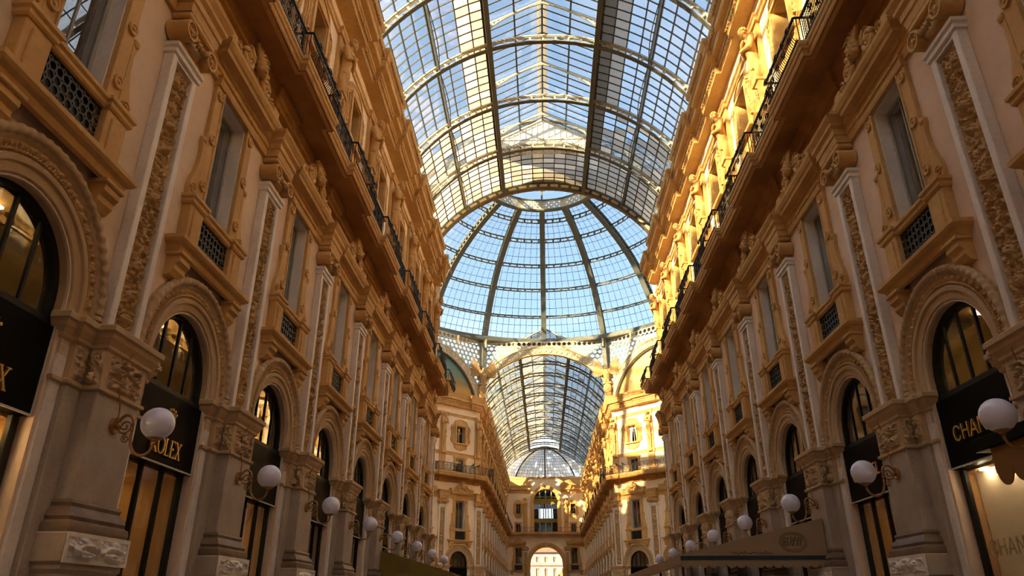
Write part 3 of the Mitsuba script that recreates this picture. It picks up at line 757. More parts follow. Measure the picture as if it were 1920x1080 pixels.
def lamp_proto(lod):
    n = (28, 18, 10)[lod]
    P = [('wall_plate', shape(cat(rosette(0, 4.20, 0.13, 0.36, 0.42, n), sph((0, 0.47, 4.20), 0.055, 6)), 'm_brass', 40), 'dark red-brown wall plate')]
    c = np.array([(0.45, 4.22), (0.50, 4.33), (0.60, 4.37), (0.69, 4.28), (0.70, 4.10), (0.72, 3.92), (0.80, 3.78), (0.93, 3.74), (1.04, 3.80), (1.09, 3.93)])
    from scipy.interpolate import make_interp_spline
    q = make_interp_spline(np.linspace(0, 1, len(c)), c, 3)(np.linspace(0, 1, (40, 24, 12)[lod]))
    P.append(('arm', shape(tube(np.stack([q[:, 0] * 0, q[:, 0], q[:, 1]], 1), 0.024, (8, 6, 4)[lod]), 'm_brass', True), 'curved copper-coloured arm'))
    if lod < 2:
        sp = spiral(0.12, 0.02, 1.7, 34, PI)
        sp2 = spiral(0.07, 0.015, 1.5, 24, PI / 2)
        P.append(('arm__scroll', shape(cat(tube(np.stack([sp[:, 0] * 0, 0.58 + sp[:, 0], 4.19 + sp[:, 1]], 1), 0.016, 5), tube(np.stack([sp2[:, 0] * 0, 0.62 + sp2[:, 0], 4.00 + sp2[:, 1]], 1), 0.014, 5)), 'm_brass', True)))
        P.append(('cable', shape(tube([(0.02, 0.45, 4.3), (0.06, 0.46, 4.5), (0.15, 0.43, 4.75), (0.20, 0.43, 5.1), (0.14, 0.50, 5.24), (0.12, 0.52, 5.34)], 0.013, 5), 'm_brass', True), 'thin copper-coloured feed pipe'))
    P.append(('holder', shape(move(lathe([(0, -0.28), (0.05, -0.28), (0.05, -0.25), (0.11, -0.24), (0.125, -0.20), (0.10, -0.17), (0, -0.17)], n), (0, 1.09, 4.23)), 'm_brass', 40)))
    P.append(('globe', shape(sph((0, 1.09, 4.23), 0.25, (22, 14, 8)[lod]), 'm_globe', True), 'round white glass globe'))
    return P


PROTO = {}


def proto(kind, lod, *a):
    key = (kind, lod) + a
    if key not in PROTO:
        PROTO[key] = low_window_proto() if kind == "low" else {"pilaster": pilaster_proto, "arch": arch_proto, "window": window_proto, "attic": attic_proto, "statue": statue_proto, "lamp": lamp_proto, "rail": rail_proto}[kind](lod, *a)
    return PROTO[key]

# ------------------------------------------------------------------ walls and their long mouldings
BACK = T().translate([0, -0.30, 0])     # the storey above the balcony stands back


class Wall:
    def __init__(s, x, y, deg):
        s.x, s.y, s.a, s.M = x, y, math.radians(deg - 90), frame(x, y, deg)

    def w(s, u, d):
        c, k = math.cos(s.a), math.sin(s.a)
        return (s.x + c * u - k * d, s.y + k * u + c * d)


S45 = math.sqrt(0.5)
WL, WR = Wall(-7.5, 0, 0), Wall(7.5, 0, 180)                    # the arms' side walls: u = -y on the left, +y on the right
DL, DR = Wall(-7.5, 81.2, -45), Wall(7.5, 81.2, -135)           # the far diagonal walls of the octagon
WE = Wall(0, 145.7, -90)
PY = [10.86 + BAY * k for k in range(8)]
BY = [8.38 + BAY * k for k in range(8)]
FB = (145.7 - 81.45) / 13
FPY = [81.45 + FB * k for k in range(1, 13)]
FBY = [81.45 + FB * (k + 0.5) for k in range(13)]


def breaks(ps, u0, u1, half, d0, d1):
    path = [(u0, d0)]
    for p in sorted(ps):
        for u, d in ((p - half, d0), (p - half, d1), (p + half, d1), (p + half, d0)):
            if u0 + 0.02 < u < u1 - 0.02:
                path.append((u, d))
    if path[-1][1] == d1:
        path.append((u1, d1))
    else:
        path.append((u1, d0))
    return path


def world(wall, path):
    return [wall.w(u, d) for u, d in path]


def joined(wa, pa, wb, pb):
    """two walls' paths as one, mitred where the walls meet"""
    A, B = [np.array(p) for p in world(wa, pa)], [np.array(p) for p in world(wb, pb)]
    d1, d2 = A[-1] - A[-2], B[0] - B[1]
    t = np.linalg.solve(np.stack([d1, -d2], 1), B[1] - A[-2])
    X = A[-2] + d1 * t[0]
    return [tuple(p) for p in A[:-1]] + [tuple(X)] + [tuple(p) for p in B[1:]]


def plan(poly_pts, z0, z1):
    p = Polygon(poly_pts).buffer(0)
    ms = []
    for g in getattr(p, 'geoms', [p]):
        m = trimesh.creation.extrude_polygon(g, z1 - z0, engine='earcut')
        v = np.array(m.vertices); v[:, 2] += z0
        ms.append((v, np.array(m.faces)))
    return cat(*ms)


ARCHHOLE = unary_union([Point(0, ZA).buffer(1.215, 24), sbox(-1.215, -0.1, 1.215, ZA)])


def wall_mesh(wall, u0, u1, bays):
    low = sbox(u0, 0, u1, 14.4)
    up = sbox(u0, 14.4, u1, 23.7)
    for b in bays:
        low = low.difference(affinity.translate(ARCHHOLE, b, 0)).difference(sbox(b - 0.68, 8.1, b + 0.68, 12.16))
        up = up.difference(sbox(b - 0.645, 18.3, b + 0.645, 20.2)).difference(sbox(b - 0.58, 14.95, b + 0.58, 16.55))
    return extr(low, -0.35, 0), extr(up, -0.65, -0.30)


def build_wall(key, label, wall, u0, u1, bays, lower='m_cream'):
    lo, up = wall_mesh(wall, u0, u1, bays)
    k = thing(key, label, None, kind='structure')
    scene[k] = shape(lo, lower, False, to_world=wall.M)
    put(k, 'upper_wall', shape(up, 'm_cream', False), wall.M, 'pale upper wall')
    put(k, 'upstand', shape(box(u0, u1, -1.0, -0.75, 22, 25.4), 'm_ochre', False), wall.M)
    put(k, 'gutter', shape(box(u0, u1, -0.9, 0.2, 23.60, 23.75), 'm_ochre', False), wall.M)
    return k


build_wall('wall_left', 'pinkish left wall of the near arcade', WL, -46.1, 16, [-y for y in BY], lower='m_wall')
build_wall('wall_right', 'pinkish right wall of the near arcade', WR, -16, 46.1, BY, lower='m_wall')
build_wall('wall_octagon_left', 'left diagonal wall under the dome', DL, -0.15, 14.9, [2.6 + 4.95 * k for k in range(3)])
build_wall('wall_octagon_right', 'right diagonal wall under the dome', DR, -14.9, 0.15, [-2.6 - 4.95 * k for k in range(3)])
build_wall('wall_far_left', 'left wall of the arcade beyond the dome', WL, -145.7, -81.2, [-y for y in FBY])
build_wall('wall_far_right', 'right wall of the arcade beyond the dome', WR, 81.2, 145.7, FBY)
# the near diagonals and the side arms of the octagon, out of sight from here
for nm, (x, y, deg, u0, u1) in {'wall_near_left': (-7.5, 45.9, 45, -14.9, 0.1), 'wall_near_right': (7.5, 45.9, 135, -0.1, 14.9)}.items():
    w = Wall(x, y, deg)
    struct(nm, shape(box(u0, u1, -0.35, 0, 0, 24.2), 'm_cream', False, to_world=w.M), 'near diagonal wall of the octagon')
for s, nm in ((-1, 'wall_west'), (1, 'wall_east')):
    a, b = sorted((s * 18, s * 40))
    k = struct(nm, shape(cat(box(a, b, 55.6, 56.0, 0, 25), box(a, b, 71.0, 71.4, 0, 25), box(min(s * 40, s * 40.4), max(s * 40, s * 40.4), 55.6, 71.4, 0, 31)), 'm_cream', False), 'walls of a side arm of the arcade')
    put(k, 'added_milky_roof', shape(cat(*[quad((a, y0, z0), (b, y0, z0), (b, y1, z1), (a, y1, z1)) for y0, z0, y1, z1 in ((55.8, 25, 57.5, 28.5), (57.5, 28.5, 63.5, 30.8), (63.5, 30.8, 69.5, 28.5), (69.5, 28.5, 71.2, 25))]), 'm_frost_white', False))  # unseen roof, added to stop direct sun and spread soft light into the octagon
struct('wall_back', shape(box(-7.6, 7.6, -16.3, -16, 0, 30), 'm_cream', False), 'wall behind')
struct('floor', shape(cat(box(-8, 8, -16.5, 200, -0.2, 0), box(-42, -8, 40, 90, -0.2, 0), box(8, 42, 40, 90, -0.2, 0)), 'm_floor', False), 'pale mosaic floor')

ARCHI = [(-0.1, 12.26), (0.0, 12.26), (0.02, 12.45), (0.05, 12.47), (0.05, 12.62), (0.12, 12.70), (0.12, 12.78), (0.20, 12.90), (0.22, 12.97), (-0.1, 12.98)]
UNDER = [(-0.1, 13.86), (0.03, 13.90), (0.05, 14.0), (0.12, 14.05), (0.12, 14.16), (0.22, 14.28), (0.25, 14.40), (-0.1, 14.41)]
LIP = [(-0.15, 14.38), (-0.05, 14.38), (-0.04, 14.46), (0.0, 14.48), (0.0, 14.57), (0.035, 14.60), (0.05, 14.68), (0.08, 14.72), (0.08, 14.82), (0.05, 14.86), (-0.15, 14.87)]
BANDS = [[(-0.1, 16.84), (0.06, 16.86), (0.06, 17.08), (0.10, 17.12), (0.10, 17.22), (-0.1, 17.24)], [(-0.1, 21.18), (0.08, 21.20), (0.08, 21.36), (0.13, 21.42), (0.13, 21.50), (-0.1, 21.52)]]
CORN = [(-0.6, 22.22), (0.05, 22.25), (0.05, 22.36), (0.08, 22.40), (0.08, 22.62), (0.17, 22.66), (0.20, 22.78), (0.40, 22.86), (0.42, 22.90), (0.42, 23.16), (0.47, 23.20), (0.50, 23.36), (0.57, 23.48), (0.60, 23.58), (0.60, 23.70), (-0.1, 23.80)]


def long_trim(tag, where, segs, near):
    """architrave, bands, cornice and balcony along one wall, or along two walls that meet; segs [(wall, pilasters, u0, u1)]"""
    def path(half, d0, d1):
        ps = [(w, breaks(p, a, b, half, d0, d1)) for w, p, a, b in segs]
        return world(*ps[0]) if len(ps) == 1 else joined(*ps[0], *ps[1])
    t = struct(tag, shape(sweep(ARCHI, path(0.57, 0.08, 0.40)), 'm_ochre', False), f'ochre architrave moulding {where}')
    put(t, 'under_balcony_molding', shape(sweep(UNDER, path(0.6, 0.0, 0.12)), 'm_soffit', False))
    for b in BANDS:
        put(t, 'band', shape(sweep(b, path(0.46, -0.30, -0.18)), 'm_ochre', False))
    c = thing('cornice', f'deep ochre cornice with dentils {where}', 'cornice', 'cornices under the glass roof')
    put(c, 'molding', shape(sweep(CORN, path(1.35, 0.02, 0.24)), 'm_ochre', False))
    boxes, eggs = [], []
    for w, ps, a, b in segs:
        for u in np.arange(a + 0.1, b, 0.2 if near else 0.35):
            d = 0.26 if any(abs(u - p) < 1.35 for p in ps) else 0.04
            k = 0.06 if near else 0.11
            q = box(u - k, u + k, d, d + 0.13, 22.44, 22.61)
            boxes.append((np.stack([*np.array([w.w(x, y) for x, y in q[0][:, :2]]).T, q[0][:, 2]], 1), q[1]))
            if near:
                q = box(u - 0.05, u + 0.05, d + 0.53, d + 0.585, 23.27, 23.44)
                eggs.append((np.stack([*np.array([w.w(x, y) for x, y in q[0][:, :2]]).T, q[0][:, 2]], 1), q[1]))
    put(c, 'dentils', shape(cat(*boxes), 'm_ochre', False), kind='stuff')
    if eggs:
        put(c, 'egg_molding', shape(cat(*eggs), 'm_ochre', False), kind='stuff')
    k = thing('balcony', f'stone balcony with a moulded edge and brown underside {where}', 'balcony', 'balconies along the arcade')
    outer = path(1.33, 0.94, 1.12)
    inner = [p for p in (world(segs[0][0], [(segs[0][2], -0.1), (segs[0][3], -0.1)]) + (world(segs[1][0], [(segs[1][2], -0.1), (segs[1][3], -0.1)]) if len(segs) > 1 else []))]
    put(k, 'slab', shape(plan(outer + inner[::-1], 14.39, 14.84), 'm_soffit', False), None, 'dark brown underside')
    put(k, 'lip_molding', shape(sweep(LIP, outer), 'm_ochre', False))


NEARL, NEARR = [-y for y in PY], PY
long_trim('trim_1', 'along the near left wall', [(WL, NEARL, -45.95, 16)], True)
long_trim('trim_2', 'along the near right wall', [(WR, NEARR, -16, 45.95)], True)
DPL, DPR = [0.12 + 4.95 * k for k in range(4)], [-0.12 - 4.95 * k for k in range(4)]
long_trim('trim_3', 'on the left wall beyond the dome', [(WL, [-y for y in FPY], -145.7, -81.2), (DL, DPL, 0, 14.9)], False)
long_trim('trim_4', 'on the right wall beyond the dome', [(DR, DPR, -14.9, 0), (WR, FPY, 81.2, 145.7)], False)


def order(wall, u_bays, u_pils, where, lodf, seq, near=True, skip_low=False):
    """everything that stands on a wall, from the near end on"""
    for i, u in enumerate(u_pils):
        M, lod, n = at(wall.M, u), lodf(i), NTH[i]
        place(proto('pilaster', lod, 0 if lod else i % 4), 'pilaster', f'marble pilaster with carved golden panel, {n} {seq} {where}', 'pilaster', 'carved pilasters between the arches', M)
        place(proto('statue', lod), 'statue', f'carved ochre figure over the balcony, {n} {seq} {where}', 'statue', 'carved figures under the cornice', M @ BACK)
        place(proto('rail', lod, 1.28, True), 'bowed_railing', f'bowed black balcony railing, {n} {seq} {where}', 'railing', 'bowed balcony railings', M)
    for i, u in enumerate(u_bays):
        M, lod, n = at(wall.M, u), lodf(i), NTH[i]
        place(proto('arch', lod), 'shop_arch', f'round ochre shop arch, {n} {seq} {where}', 'arch', 'shop arches', M)
        place(proto('window', lod), 'tall_window', f'tall hooded window with grille, {n} {seq} {where}', 'window', 'tall windows over the arches', M)
        place(proto('attic', lod, True) if wall is DR and i == 0 else proto('attic', lod), 'attic_window', f'small shaped window under the cornice, {n} {seq} {where}', 'window', 'attic windows', M @ BACK @ T().scale([1.37, 1, 1]))
        place(proto('low', 1), 'balcony_window', f'low window behind the balcony, {n} {seq} {where}', 'window', 'windows on the balcony', M @ BACK @ T().scale([1.24, 1, 1]))
        place(proto('rail', lod, (BAY - 2.62) / 2, False), 'railing', f'straight black balcony railing, {n} {seq} {where}', 'railing', 'straight balcony railings', M)


seq = 'from the camera'
near_lod = lambda i: 0 if i <= 2 else 1
order(WL, [-y for y in BY], NEARL, 'on the left', near_lod, seq)
order(WR, BY, NEARR, 'on the right', near_lod, seq)
dseq = 'from the corner'
order(DL, [2.6 + 4.95 * k for k in range(3)], DPL, "of the left dome wall", lambda i: 1 if i < 2 else 2, dseq)
order(DR, [-2.6 - 4.95 * k for k in range(3)], DPR, "of the right dome wall", lambda i: 1 if i < 2 else 2, dseq)
fseq = 'from the dome'
order(WL, [-y for y in FBY], [-y for y in FPY], 'down the far left wall', lambda i: 2, fseq)
order(WR, FBY, FPY, 'down the far right wall', lambda i: 2, fseq)

# shop fronts, each told by its sign or its place
for side, w, sg in (('left', WL, -1), ('right', WR, 1)):
    for i, y in enumerate(BY):
        style = lit = upper = None
        if side == 'left' and i < 2: style = 'serif'
        if side == 'right' and i in (1, 2): style = 'sans'
        if i <= 2: lit = {('left', 1): (0.9, 0.6, 0.27), ('left', 2): (0.9, 0.6, 0.27), ('right', 2): (0.7, 0.5, 0.22)}.get((side, i))
        if i <= 1: upper = {('left', 0): (0.6, 0.4, 0.18), ('left', 1): (0.5, 0.33, 0.15), ('right', 1): (0.75, 0.55, 0.24), ('right', 2): (0.4, 0.28, 0.11)}.get((side, i))
        sign = {'serif': 'gold serif letters', 'sans': 'plain gold capitals'}.get(style, 'a bare black fascia')
        shopfront('storefront', f'shop front with {sign}, {NTH[i]} on the {side}', 'shop fronts in the arches', at(w.M, sg * y), 0 if i <= 2 else (1 if i < 4 else 2), style, lit, upper, (side, i) in (('left', 0), ('right', 1)))
for nm, w, us in (('left wall under the dome', DL, [2.6, 7.55, 12.5]), ('right wall under the dome', DR, [-2.6, -7.55, -12.5])):
    for i, u in enumerate(us):
        shopfront('storefront', f'arched dark shop front, {NTH[i]} from the inner corner of the {nm}', 'shop fronts in the arches', at(w.M, u), 2)
for nm, w, sg in (('left', WL, -1), ('right', WR, 1)):
    for i, y in enumerate(FBY):
        shopfront('storefront', f'small arched shop front, {NTH[i]} from the dome down the far {nm} wall', 'shop fronts in the arches', at(w.M, sg * y), 2)

# lit display boards close behind two of the shop windows
for M, bs, c, lb in ((at(WR.M, BY[1]), 'm_display', (2.2, 1.75, 1.2), 'lit cream board with brown capitals in the shop window at the right edge'), (at(WL.M, -BY[0]), 'm_board', (4.5, 3.2, 1.7), 'lit orange-brown board in the shop window at the lower left corner')):
    k = thing('display_panel', lb, 'display board')
    put(k, 'board', shape(bev(-1.2, 1.2, -0.53, -0.48, 0.1, 4.02), bs, False), M)
    if bs == 'm_display':
        put(k, 'lettering', shape(text_on_wall('CHANEL', 0.28, 0.20, 2.45, -0.262, 0.008), 'm_letter', False), M, 'thin brown capitals on the glass')
    put(k, 'strip_lamp', {**shape(cat(*[box(u - 0.09, u + 0.09, -0.42, -0.34, 3.96, 3.99) for u in (-0.7, 0, 0.7)]), 'm_display', False), 'emitter': {'type': 'area', 'radiance': rgb(*[3 * x for x in c])}}, M)

# lamps on the piers
for side, w, ps in (('left', WL, NEARL), ('right', WR, NEARR)):
    for i, u in enumerate(ps):
        place(proto('lamp', 0 if i < 3 else 1), 'globe_lamp', f'white globe lamp, {NTH[i]} {seq} on the {side}', 'lamp', 'white globe lamps', at(w.M, u))
for nm, w, us in (('left', DL, DPL[:3]), ('right', DR, DPR[:3])):
    for i, u in enumerate(us):
        place(proto('lamp', 2), 'globe_lamp', f'tiny white globe lamp, {NTH[i]} from the inner corner of the {nm} wall under the dome', 'lamp', 'white globe lamps', at(w.M, u))

# ------------------------------------------------------------------ glass vault over the arm
RC, RI, RO, RG = 20.8, 8.9, 9.38, 9.46
COLS = [18.8, 23.6, 28.4, 33.15, 37.9, 42.7, 47.5, 52.3, 57.1, 62.0]


def vp(th, r, y):
    t = math.radians(th)
    return np.array([r * math.sin(t), y, RC + r * math.cos(t)])


def arcbar(r0, r1, y0, y1, t0, t1, n):
    rows = []
    for t in np.linspace(t0, t1, n):
        rows += [vp(t, r0, y0), vp(t, r1, y0), vp(t, r1, y1), vp(t, r0, y1)]
    k = len(rows)
    return np.array(rows), np.vstack([gridfaces(n, 4, True), [[0, 1, 2], [0, 2, 3], [k - 4, k - 2, k - 3], [k - 4, k - 1, k - 2]]])


def vrib(y, label, lod):
    k = thing('roof_rib', label, 'roof rib', 'arched iron roof ribs')
    n = 45 if lod == 0 else 23
    put(k, 'lower_flange', cached(('vl', lod), lambda: shape(arcbar(RI, RI + 0.06, -0.12, 0.12, -64, 64, n), 'm_roofiron', False)), T().translate([0, y, 0]))
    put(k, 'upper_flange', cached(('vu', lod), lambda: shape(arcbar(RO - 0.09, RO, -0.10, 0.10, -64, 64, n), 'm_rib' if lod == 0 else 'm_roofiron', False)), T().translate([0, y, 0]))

    def web():
        ms = [arcbar(RI + 0.06, RI + 0.13, -0.06, 0.06, -64, 64, n), arcbar(RO - 0.14, RO - 0.09, -0.06, 0.06, -64, 64, n)]
        for t in np.arange(-61.6, 62, 4.4):
            ms.append(arcbar(RI + 0.06, RO - 0.09, -0.06, 0.06, t - 0.32, t + 0.32, 2))
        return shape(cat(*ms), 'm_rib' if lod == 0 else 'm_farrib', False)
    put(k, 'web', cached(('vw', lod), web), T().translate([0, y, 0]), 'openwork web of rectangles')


def pane_kind(y, th):
    """which panes of the near vault are milky, which clear, and which carry shade in their colour"""
    r = RNG.rand()
    a = abs(th)
    if y > 40.3:
        if th < -18: return 'm_frost_white' if r < 0.22 else 'm_frost_warm' if r < 0.62 else 'm_frost'
        if th < 0: return 'm_frost_white' if r < 0.3 else 'm_frost_warm' if r < 0.55 else 'm_frost_grey'
        return 'm_frost_grey' if r < 0.75 else 'm_frost'
    if th < -18.8 and a < 23.6:
        return 'm_frost_warm' if r < 0.8 else 'm_frost'
    if th < -18.8 and a < 28.4:
        return 'm_frost' if r < 0.7 else 'm_frost_warm'
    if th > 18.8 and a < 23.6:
        return 'm_frost_shade'  # shade beside the raised skylight, put into the pane colour
    if y > 35.3:
        if th < 0: return 'm_frost' if r < 0.45 else 'm_frost_warm' if r < 0.6 else 'm_glass'
        return 'm_frost_grey' if r < 0.35 else 'm_frost' if r < 0.45 else 'm_glass'
    if th > 23.6 and a < 28.4:
        return 'm_frost_grey'  # paler shade of the second column, also held in the grey
    return 'm_glass'


ROWS = 8


def vault_bay(key, label, y0, y1, centre, single, kindf):
    """glass between two ribs: every pane by itself, or joined where they are too small or out of sight"""
    k = thing(key, label, None, kind='structure')
    sides = []
    for s in (-1, 1):
        c = [s * x for x in COLS]
        sides += list(zip(c[:-1], c[1:]))
    if centre:
        c = np.linspace(-18.8, 18.8, 9)
        sides += list(zip(c[:-1], c[1:]))
    ys = np.linspace(y0, y1, ROWS + 1)
    groups = {}
    for a, b in sides:
        for j in range(ROWS):
            q = quad(vp(a, RG, ys[j]), vp(b, RG, ys[j]), vp(b, RG, ys[j + 1]), vp(a, RG, ys[j + 1]))
            m = kindf((ys[j] + ys[j + 1]) / 2, (a + b) / 2)
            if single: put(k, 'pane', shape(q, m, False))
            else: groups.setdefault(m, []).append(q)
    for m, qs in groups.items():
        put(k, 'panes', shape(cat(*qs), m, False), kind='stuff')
    bars = []
    edges = sorted({round(x, 4) for ab in sides for x in ab})
    for t in edges:
        if abs(abs(t) - 18.8) < 0.01 or abs(abs(t) - 37.9) < 0.01: continue
        bars.append(beam(vp(t, RG - 0.03, y0), vp(t, RG - 0.03, y1), 0.05, 0.09, vp(t, 1, 0) - [0, 0, RC]))
    for y in ys[:-1]:
        for s in (-1, 1):
            bars.append(arcbar(RG - 0.06, RG + 0.01, y - 0.018, y + 0.018, s * 18.8, s * 62, 10))
        if centre: bars.append(arcbar(RG - 0.06, RG + 0.01, y - 0.018, y + 0.018, -18.8, 18.8, 9))
    put(k, 'glazing_bars', shape(cat(*bars), 'm_roofiron', False), kind='stuff')
    return k


def long_beams(y0, y1, where, rods):
    for s, side in ((-1, 'left'), (1, 'right')):
        t = s * 18.8
        up = vp(t, 1, 0) - [0, 0, RC]
        k = solid('roof_beam', shape(cat(beam(vp(t, RI + 0.03, y0), vp(t, RI + 0.03, y1), 0.26, 0.06, up), beam(vp(t, RI + 0.3, y0), vp(t, RI + 0.3, y1), 0.10, 0.55, up), beam(vp(t, RO + 0.1, y0), vp(t, RO + 0.1, y1), 0.30, 0.10, up)), 'm_roofiron', False), f'long dark iron beam beside the raised skylight, {side} of two {where}', 'roof beam', 'long iron roof beams')
        t = s * 37.9
        up = vp(t, 1, 0) - [0, 0, RC]
        k = thing('roof_purlin', f'slim dark purlin halfway down the {side} of the vault {where}', 'purlin', 'long iron purlins')
        put(k, 'bar', shape(cat(beam(vp(t, RG - 0.05, y0), vp(t, RG - 0.05, y1), 0.12, 0.12, up), beam(vp(t, RO - 0.2, y0), vp(t, RO - 0.2, y1), 0.05, 0.3, up)), 'm_roofiron', False))
        for a, b in rods:
            w = np.linspace(0, 1, 13)
            put(k, 'rod', shape(tube([vp(t, RO - 0.25 - 0.42 * math.sin(PI * x), a + (b - a) * x) for x in w], 0.025, 5), 'm_roofiron', True))


def monitor(name, label, y0, y1, truss_ys, single, kindf, step):
    """the raised skylight on the crown: louvred sides, trusses, gabled glass"""
    zE, zR, xE = 31.1, 32.75, 3.15
    k = thing(name, label, 'skylight', None)
    for s in (-1, 1):
        sl = [beam((s * xE, y0, z), (s * xE, y1, z), 0.03, 0.2, (s * 0.5, 0, 1)) for z in np.arange(29.85, zE, 0.18)]
        put(k, 'louver_side', shape(cat(*sl), 'm_rib', False), kind='stuff')
        put(k, 'eave_beam', shape(beam((s * xE, y0, zE), (s * xE, y1, zE), 0.14, 0.16), 'm_roofiron', False))
        m = (s * xE / 2, (zE + zR) / 2)
        put(k, 'slope_bar', shape(beam((m[0], y0, m[1]), (m[0], y1, m[1]), 0.09, 0.14), 'm_roofiron', False))
    put(k, 'ridge_beam', shape(beam((0, y0, zR), (0, y1, zR), 0.10, 0.18), 'm_roofiron', False))
    ys = np.arange(y0, y1 + 0.01, step)
    bars, groups = [], {}
    for j, y in enumerate(ys):
        for s in (-1, 1):
            bars.append(beam((0, y, zR + 0.03), (s * xE, y, zE + 0.03), 0.035, 0.07, (0, 1, 0)))
            if j + 1 == len(ys): continue
            for a, b in ((0.04, 0.5), (0.5, 1.0)):
                P = lambda t, yy: (s * xE * t, yy, zR + (zE - zR) * t + 0.07)
                q = quad(P(a, y), P(b, y), P(b, ys[j + 1]), P(a, ys[j + 1]))
                m = kindf(y, s)
                if single(y): put(k, 'pane', shape(q, m, False))
                else: groups.setdefault(m, []).append(q)
    for m, qs in groups.items():
        put(k, 'panes', shape(cat(*qs), m, False), kind='stuff')
    put(k, 'glazing_bars', shape(cat(*bars), 'm_roofiron', False), kind='stuff')
    for s in (-1, 1):
        put(k, 'ridge_plank', shape(beam((s * 0.18, y0, zR + 0.12), (s * 0.18, y1, zR + 0.12), 0.22, 0.03), 'm_frost', False))

    def truss():
        ms = [beam((0, 0, zR - 0.06), (s * xE, 0, zE - 0.06), 0.10, 0.12, (0, 1, 0)) for s in (-1, 1)]
        for s in (-1, 1):
            arc = [(s * x, z) for x, z in ((3.05, 30.2), (2.98, 30.55), (2.86, 30.80), (2.68, 31.0), (2.4, 31.22), (2.0, 31.52), (1.5, 31.82), (1.0, 32.1), (0.5, 32.33), (0, 32.5))]
            pl = Polygon(arc + [(0, zR - 0.1), (s * xE, zE - 0.1), (s * xE, 30.2)]).buffer(0)
            hol = unary_union([Point(s * 2.93, 30.98).buffer(0.10), Point(s * 3.05, 30.72).buffer(0.05), Point(s * 2.66, 31.16).buffer(0.06), Point(s * 2.42, 31.31).buffer(0.045)])
            m = extr(pl.difference(hol), -0.04, 0.04)
            ms.append(m)
        return shape(cat(*ms), 'm_rib', False)
    for y in truss_ys:
        put(k, 'truss', cached(('mt',), truss), T().translate([0, y, 0]), 'cream truss with pierced corner brackets')
    y = y1
    bars = [beam((s * xE, y, zE), (0, y, zR), 0.1, 0.12, (0, 1, 0)) for s in (-1, 1)] + [beam((-xE, y, zE), (xE, y, zE), 0.08, 0.08)]
    for x in np.arange(-2.8, 2.81, 0.4):
        zt = zR + (zE - zR) * abs(x) / xE
        bars.append(beam((x, y, 29.9), (x, y, zt), 0.03, 0.05, (0, 1, 0)))
    g = thing_part = put(k, 'gable_end', shape(extr(Polygon([(-xE, 29.9), (xE, 29.9), (xE, zE), (0, zR), (-xE, zE)]), y + 0.03, y + 0.04) if y < 60 else quad((-xE, y, 29.9), (xE, y, 29.9), (xE, y, zE), (-xE, y, zE)), 'm_frost_white' if y < 60 else 'm_glass', False), None, 'white glazed gable end' if y < 60 else 'glazed gable end')
    put(g, 'bars', shape(cat(*bars), 'm_rib', False), kind='stuff')
    return k


RY = [10.36 + BAY * k for k in range(-5, 8)]          # ribs of the near vault
for i, y in enumerate(RY):
    if i < 12: vrib(y, f'openwork iron arch rib, {NTH[11 - i]} from the dome in the near glass roof', 0)
for i in range(len(RY) - 1):
    seen = RY[i + 1] > 24.5
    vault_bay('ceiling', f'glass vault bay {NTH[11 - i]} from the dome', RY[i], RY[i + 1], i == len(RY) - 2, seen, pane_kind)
long_beams(RY[0], RY[-1], 'in the near roof', [(RY[i], RY[i + 1]) for i in range(6, 12)])
monitor('roof_lantern', 'raised gabled skylight along the crown of the near glass vault', RY[0], 41.0, RY[5:12], lambda y: y > 24, lambda y, s: 'm_glass', 0.62)

# the arch that ends the near vault
k = thing('vault_end_arch', 'banded iron arch with cream insets where the near vault meets the dome', 'arch')
put(k, 'girder', shape(cat(arcbar(8.93, 9.01, 45.05, 45.30, -66, 66, 49), arcbar(9.01, RO + 0.35, 45.12, 45.22, -66, 66, 49)), 'm_roofiron', False))
for t in np.arange(-63, 64, 4.85):
    put(k, 'inset', shape(arcbar(9.06, 9.27, 45.08, 45.12, t - 1.75, t + 1.75, 4), 'm_band', False))
put(k, 'brick_soffit', shape(arcbar(9.03, 9.14, 45.30, 45.62, -66, 66, 49), 'm_brick', False), None, 'brown soffit strip')
put(k, 'soffit_bars', shape(cat(*[arcbar(9.01, 9.14, 45.28, 45.63, t - 0.12, t + 0.12, 2) for t in np.arange(-64, 65, 2.9)]), 'm_roofiron', False), kind='stuff')

# the vault beyond the dome
FRY = [81.9 + 4.86 * k for k in range(13)]
for i, y in enumerate(FRY):
    vrib(y, f'small iron arch rib, {NTH[i]} from the dome in the far glass roof', 1)


def far_kind(y, th):
    r = RNG.rand()
    if th < 0: return 'm_frost_warm' if r < 0.25 else 'm_frost' if r < 0.62 else 'm_glass'
    return 'm_frost_grey' if r < 0.16 else 'm_glass'


for i in range(12):
    vault_bay('ceiling', f'far glass vault bay {NTH[i]} from the dome', FRY[i], FRY[i + 1], False, False, far_kind)
long_beams(FRY[0], FRY[-1], 'in the far roof', [])
monitor('roof_lantern', 'raised gabled skylight along the far glass vault beyond the dome', FRY[0], FRY[-1], FRY, lambda y: False, lambda y, s: ('m_frost' if RNG.rand() < 0.75 else 'm_glass') if s < 0 else ('m_glass' if RNG.rand() < 0.75 else 'm_frost_grey'), 0.62)
k = thing('apse_glass', 'glazed half dome closing the far end of the arcade roof', 'half dome')
YE = FRY[-1]


def hp(th, ps, r=RG):
    t, p = math.radians(th), math.radians(ps)
    return (r * math.sin(t) * math.sin(p), YE + r * math.sin(t) * math.cos(p) * (145.6 - YE) / (RG * math.sin(math.radians(62))), RC + r * math.cos(t))


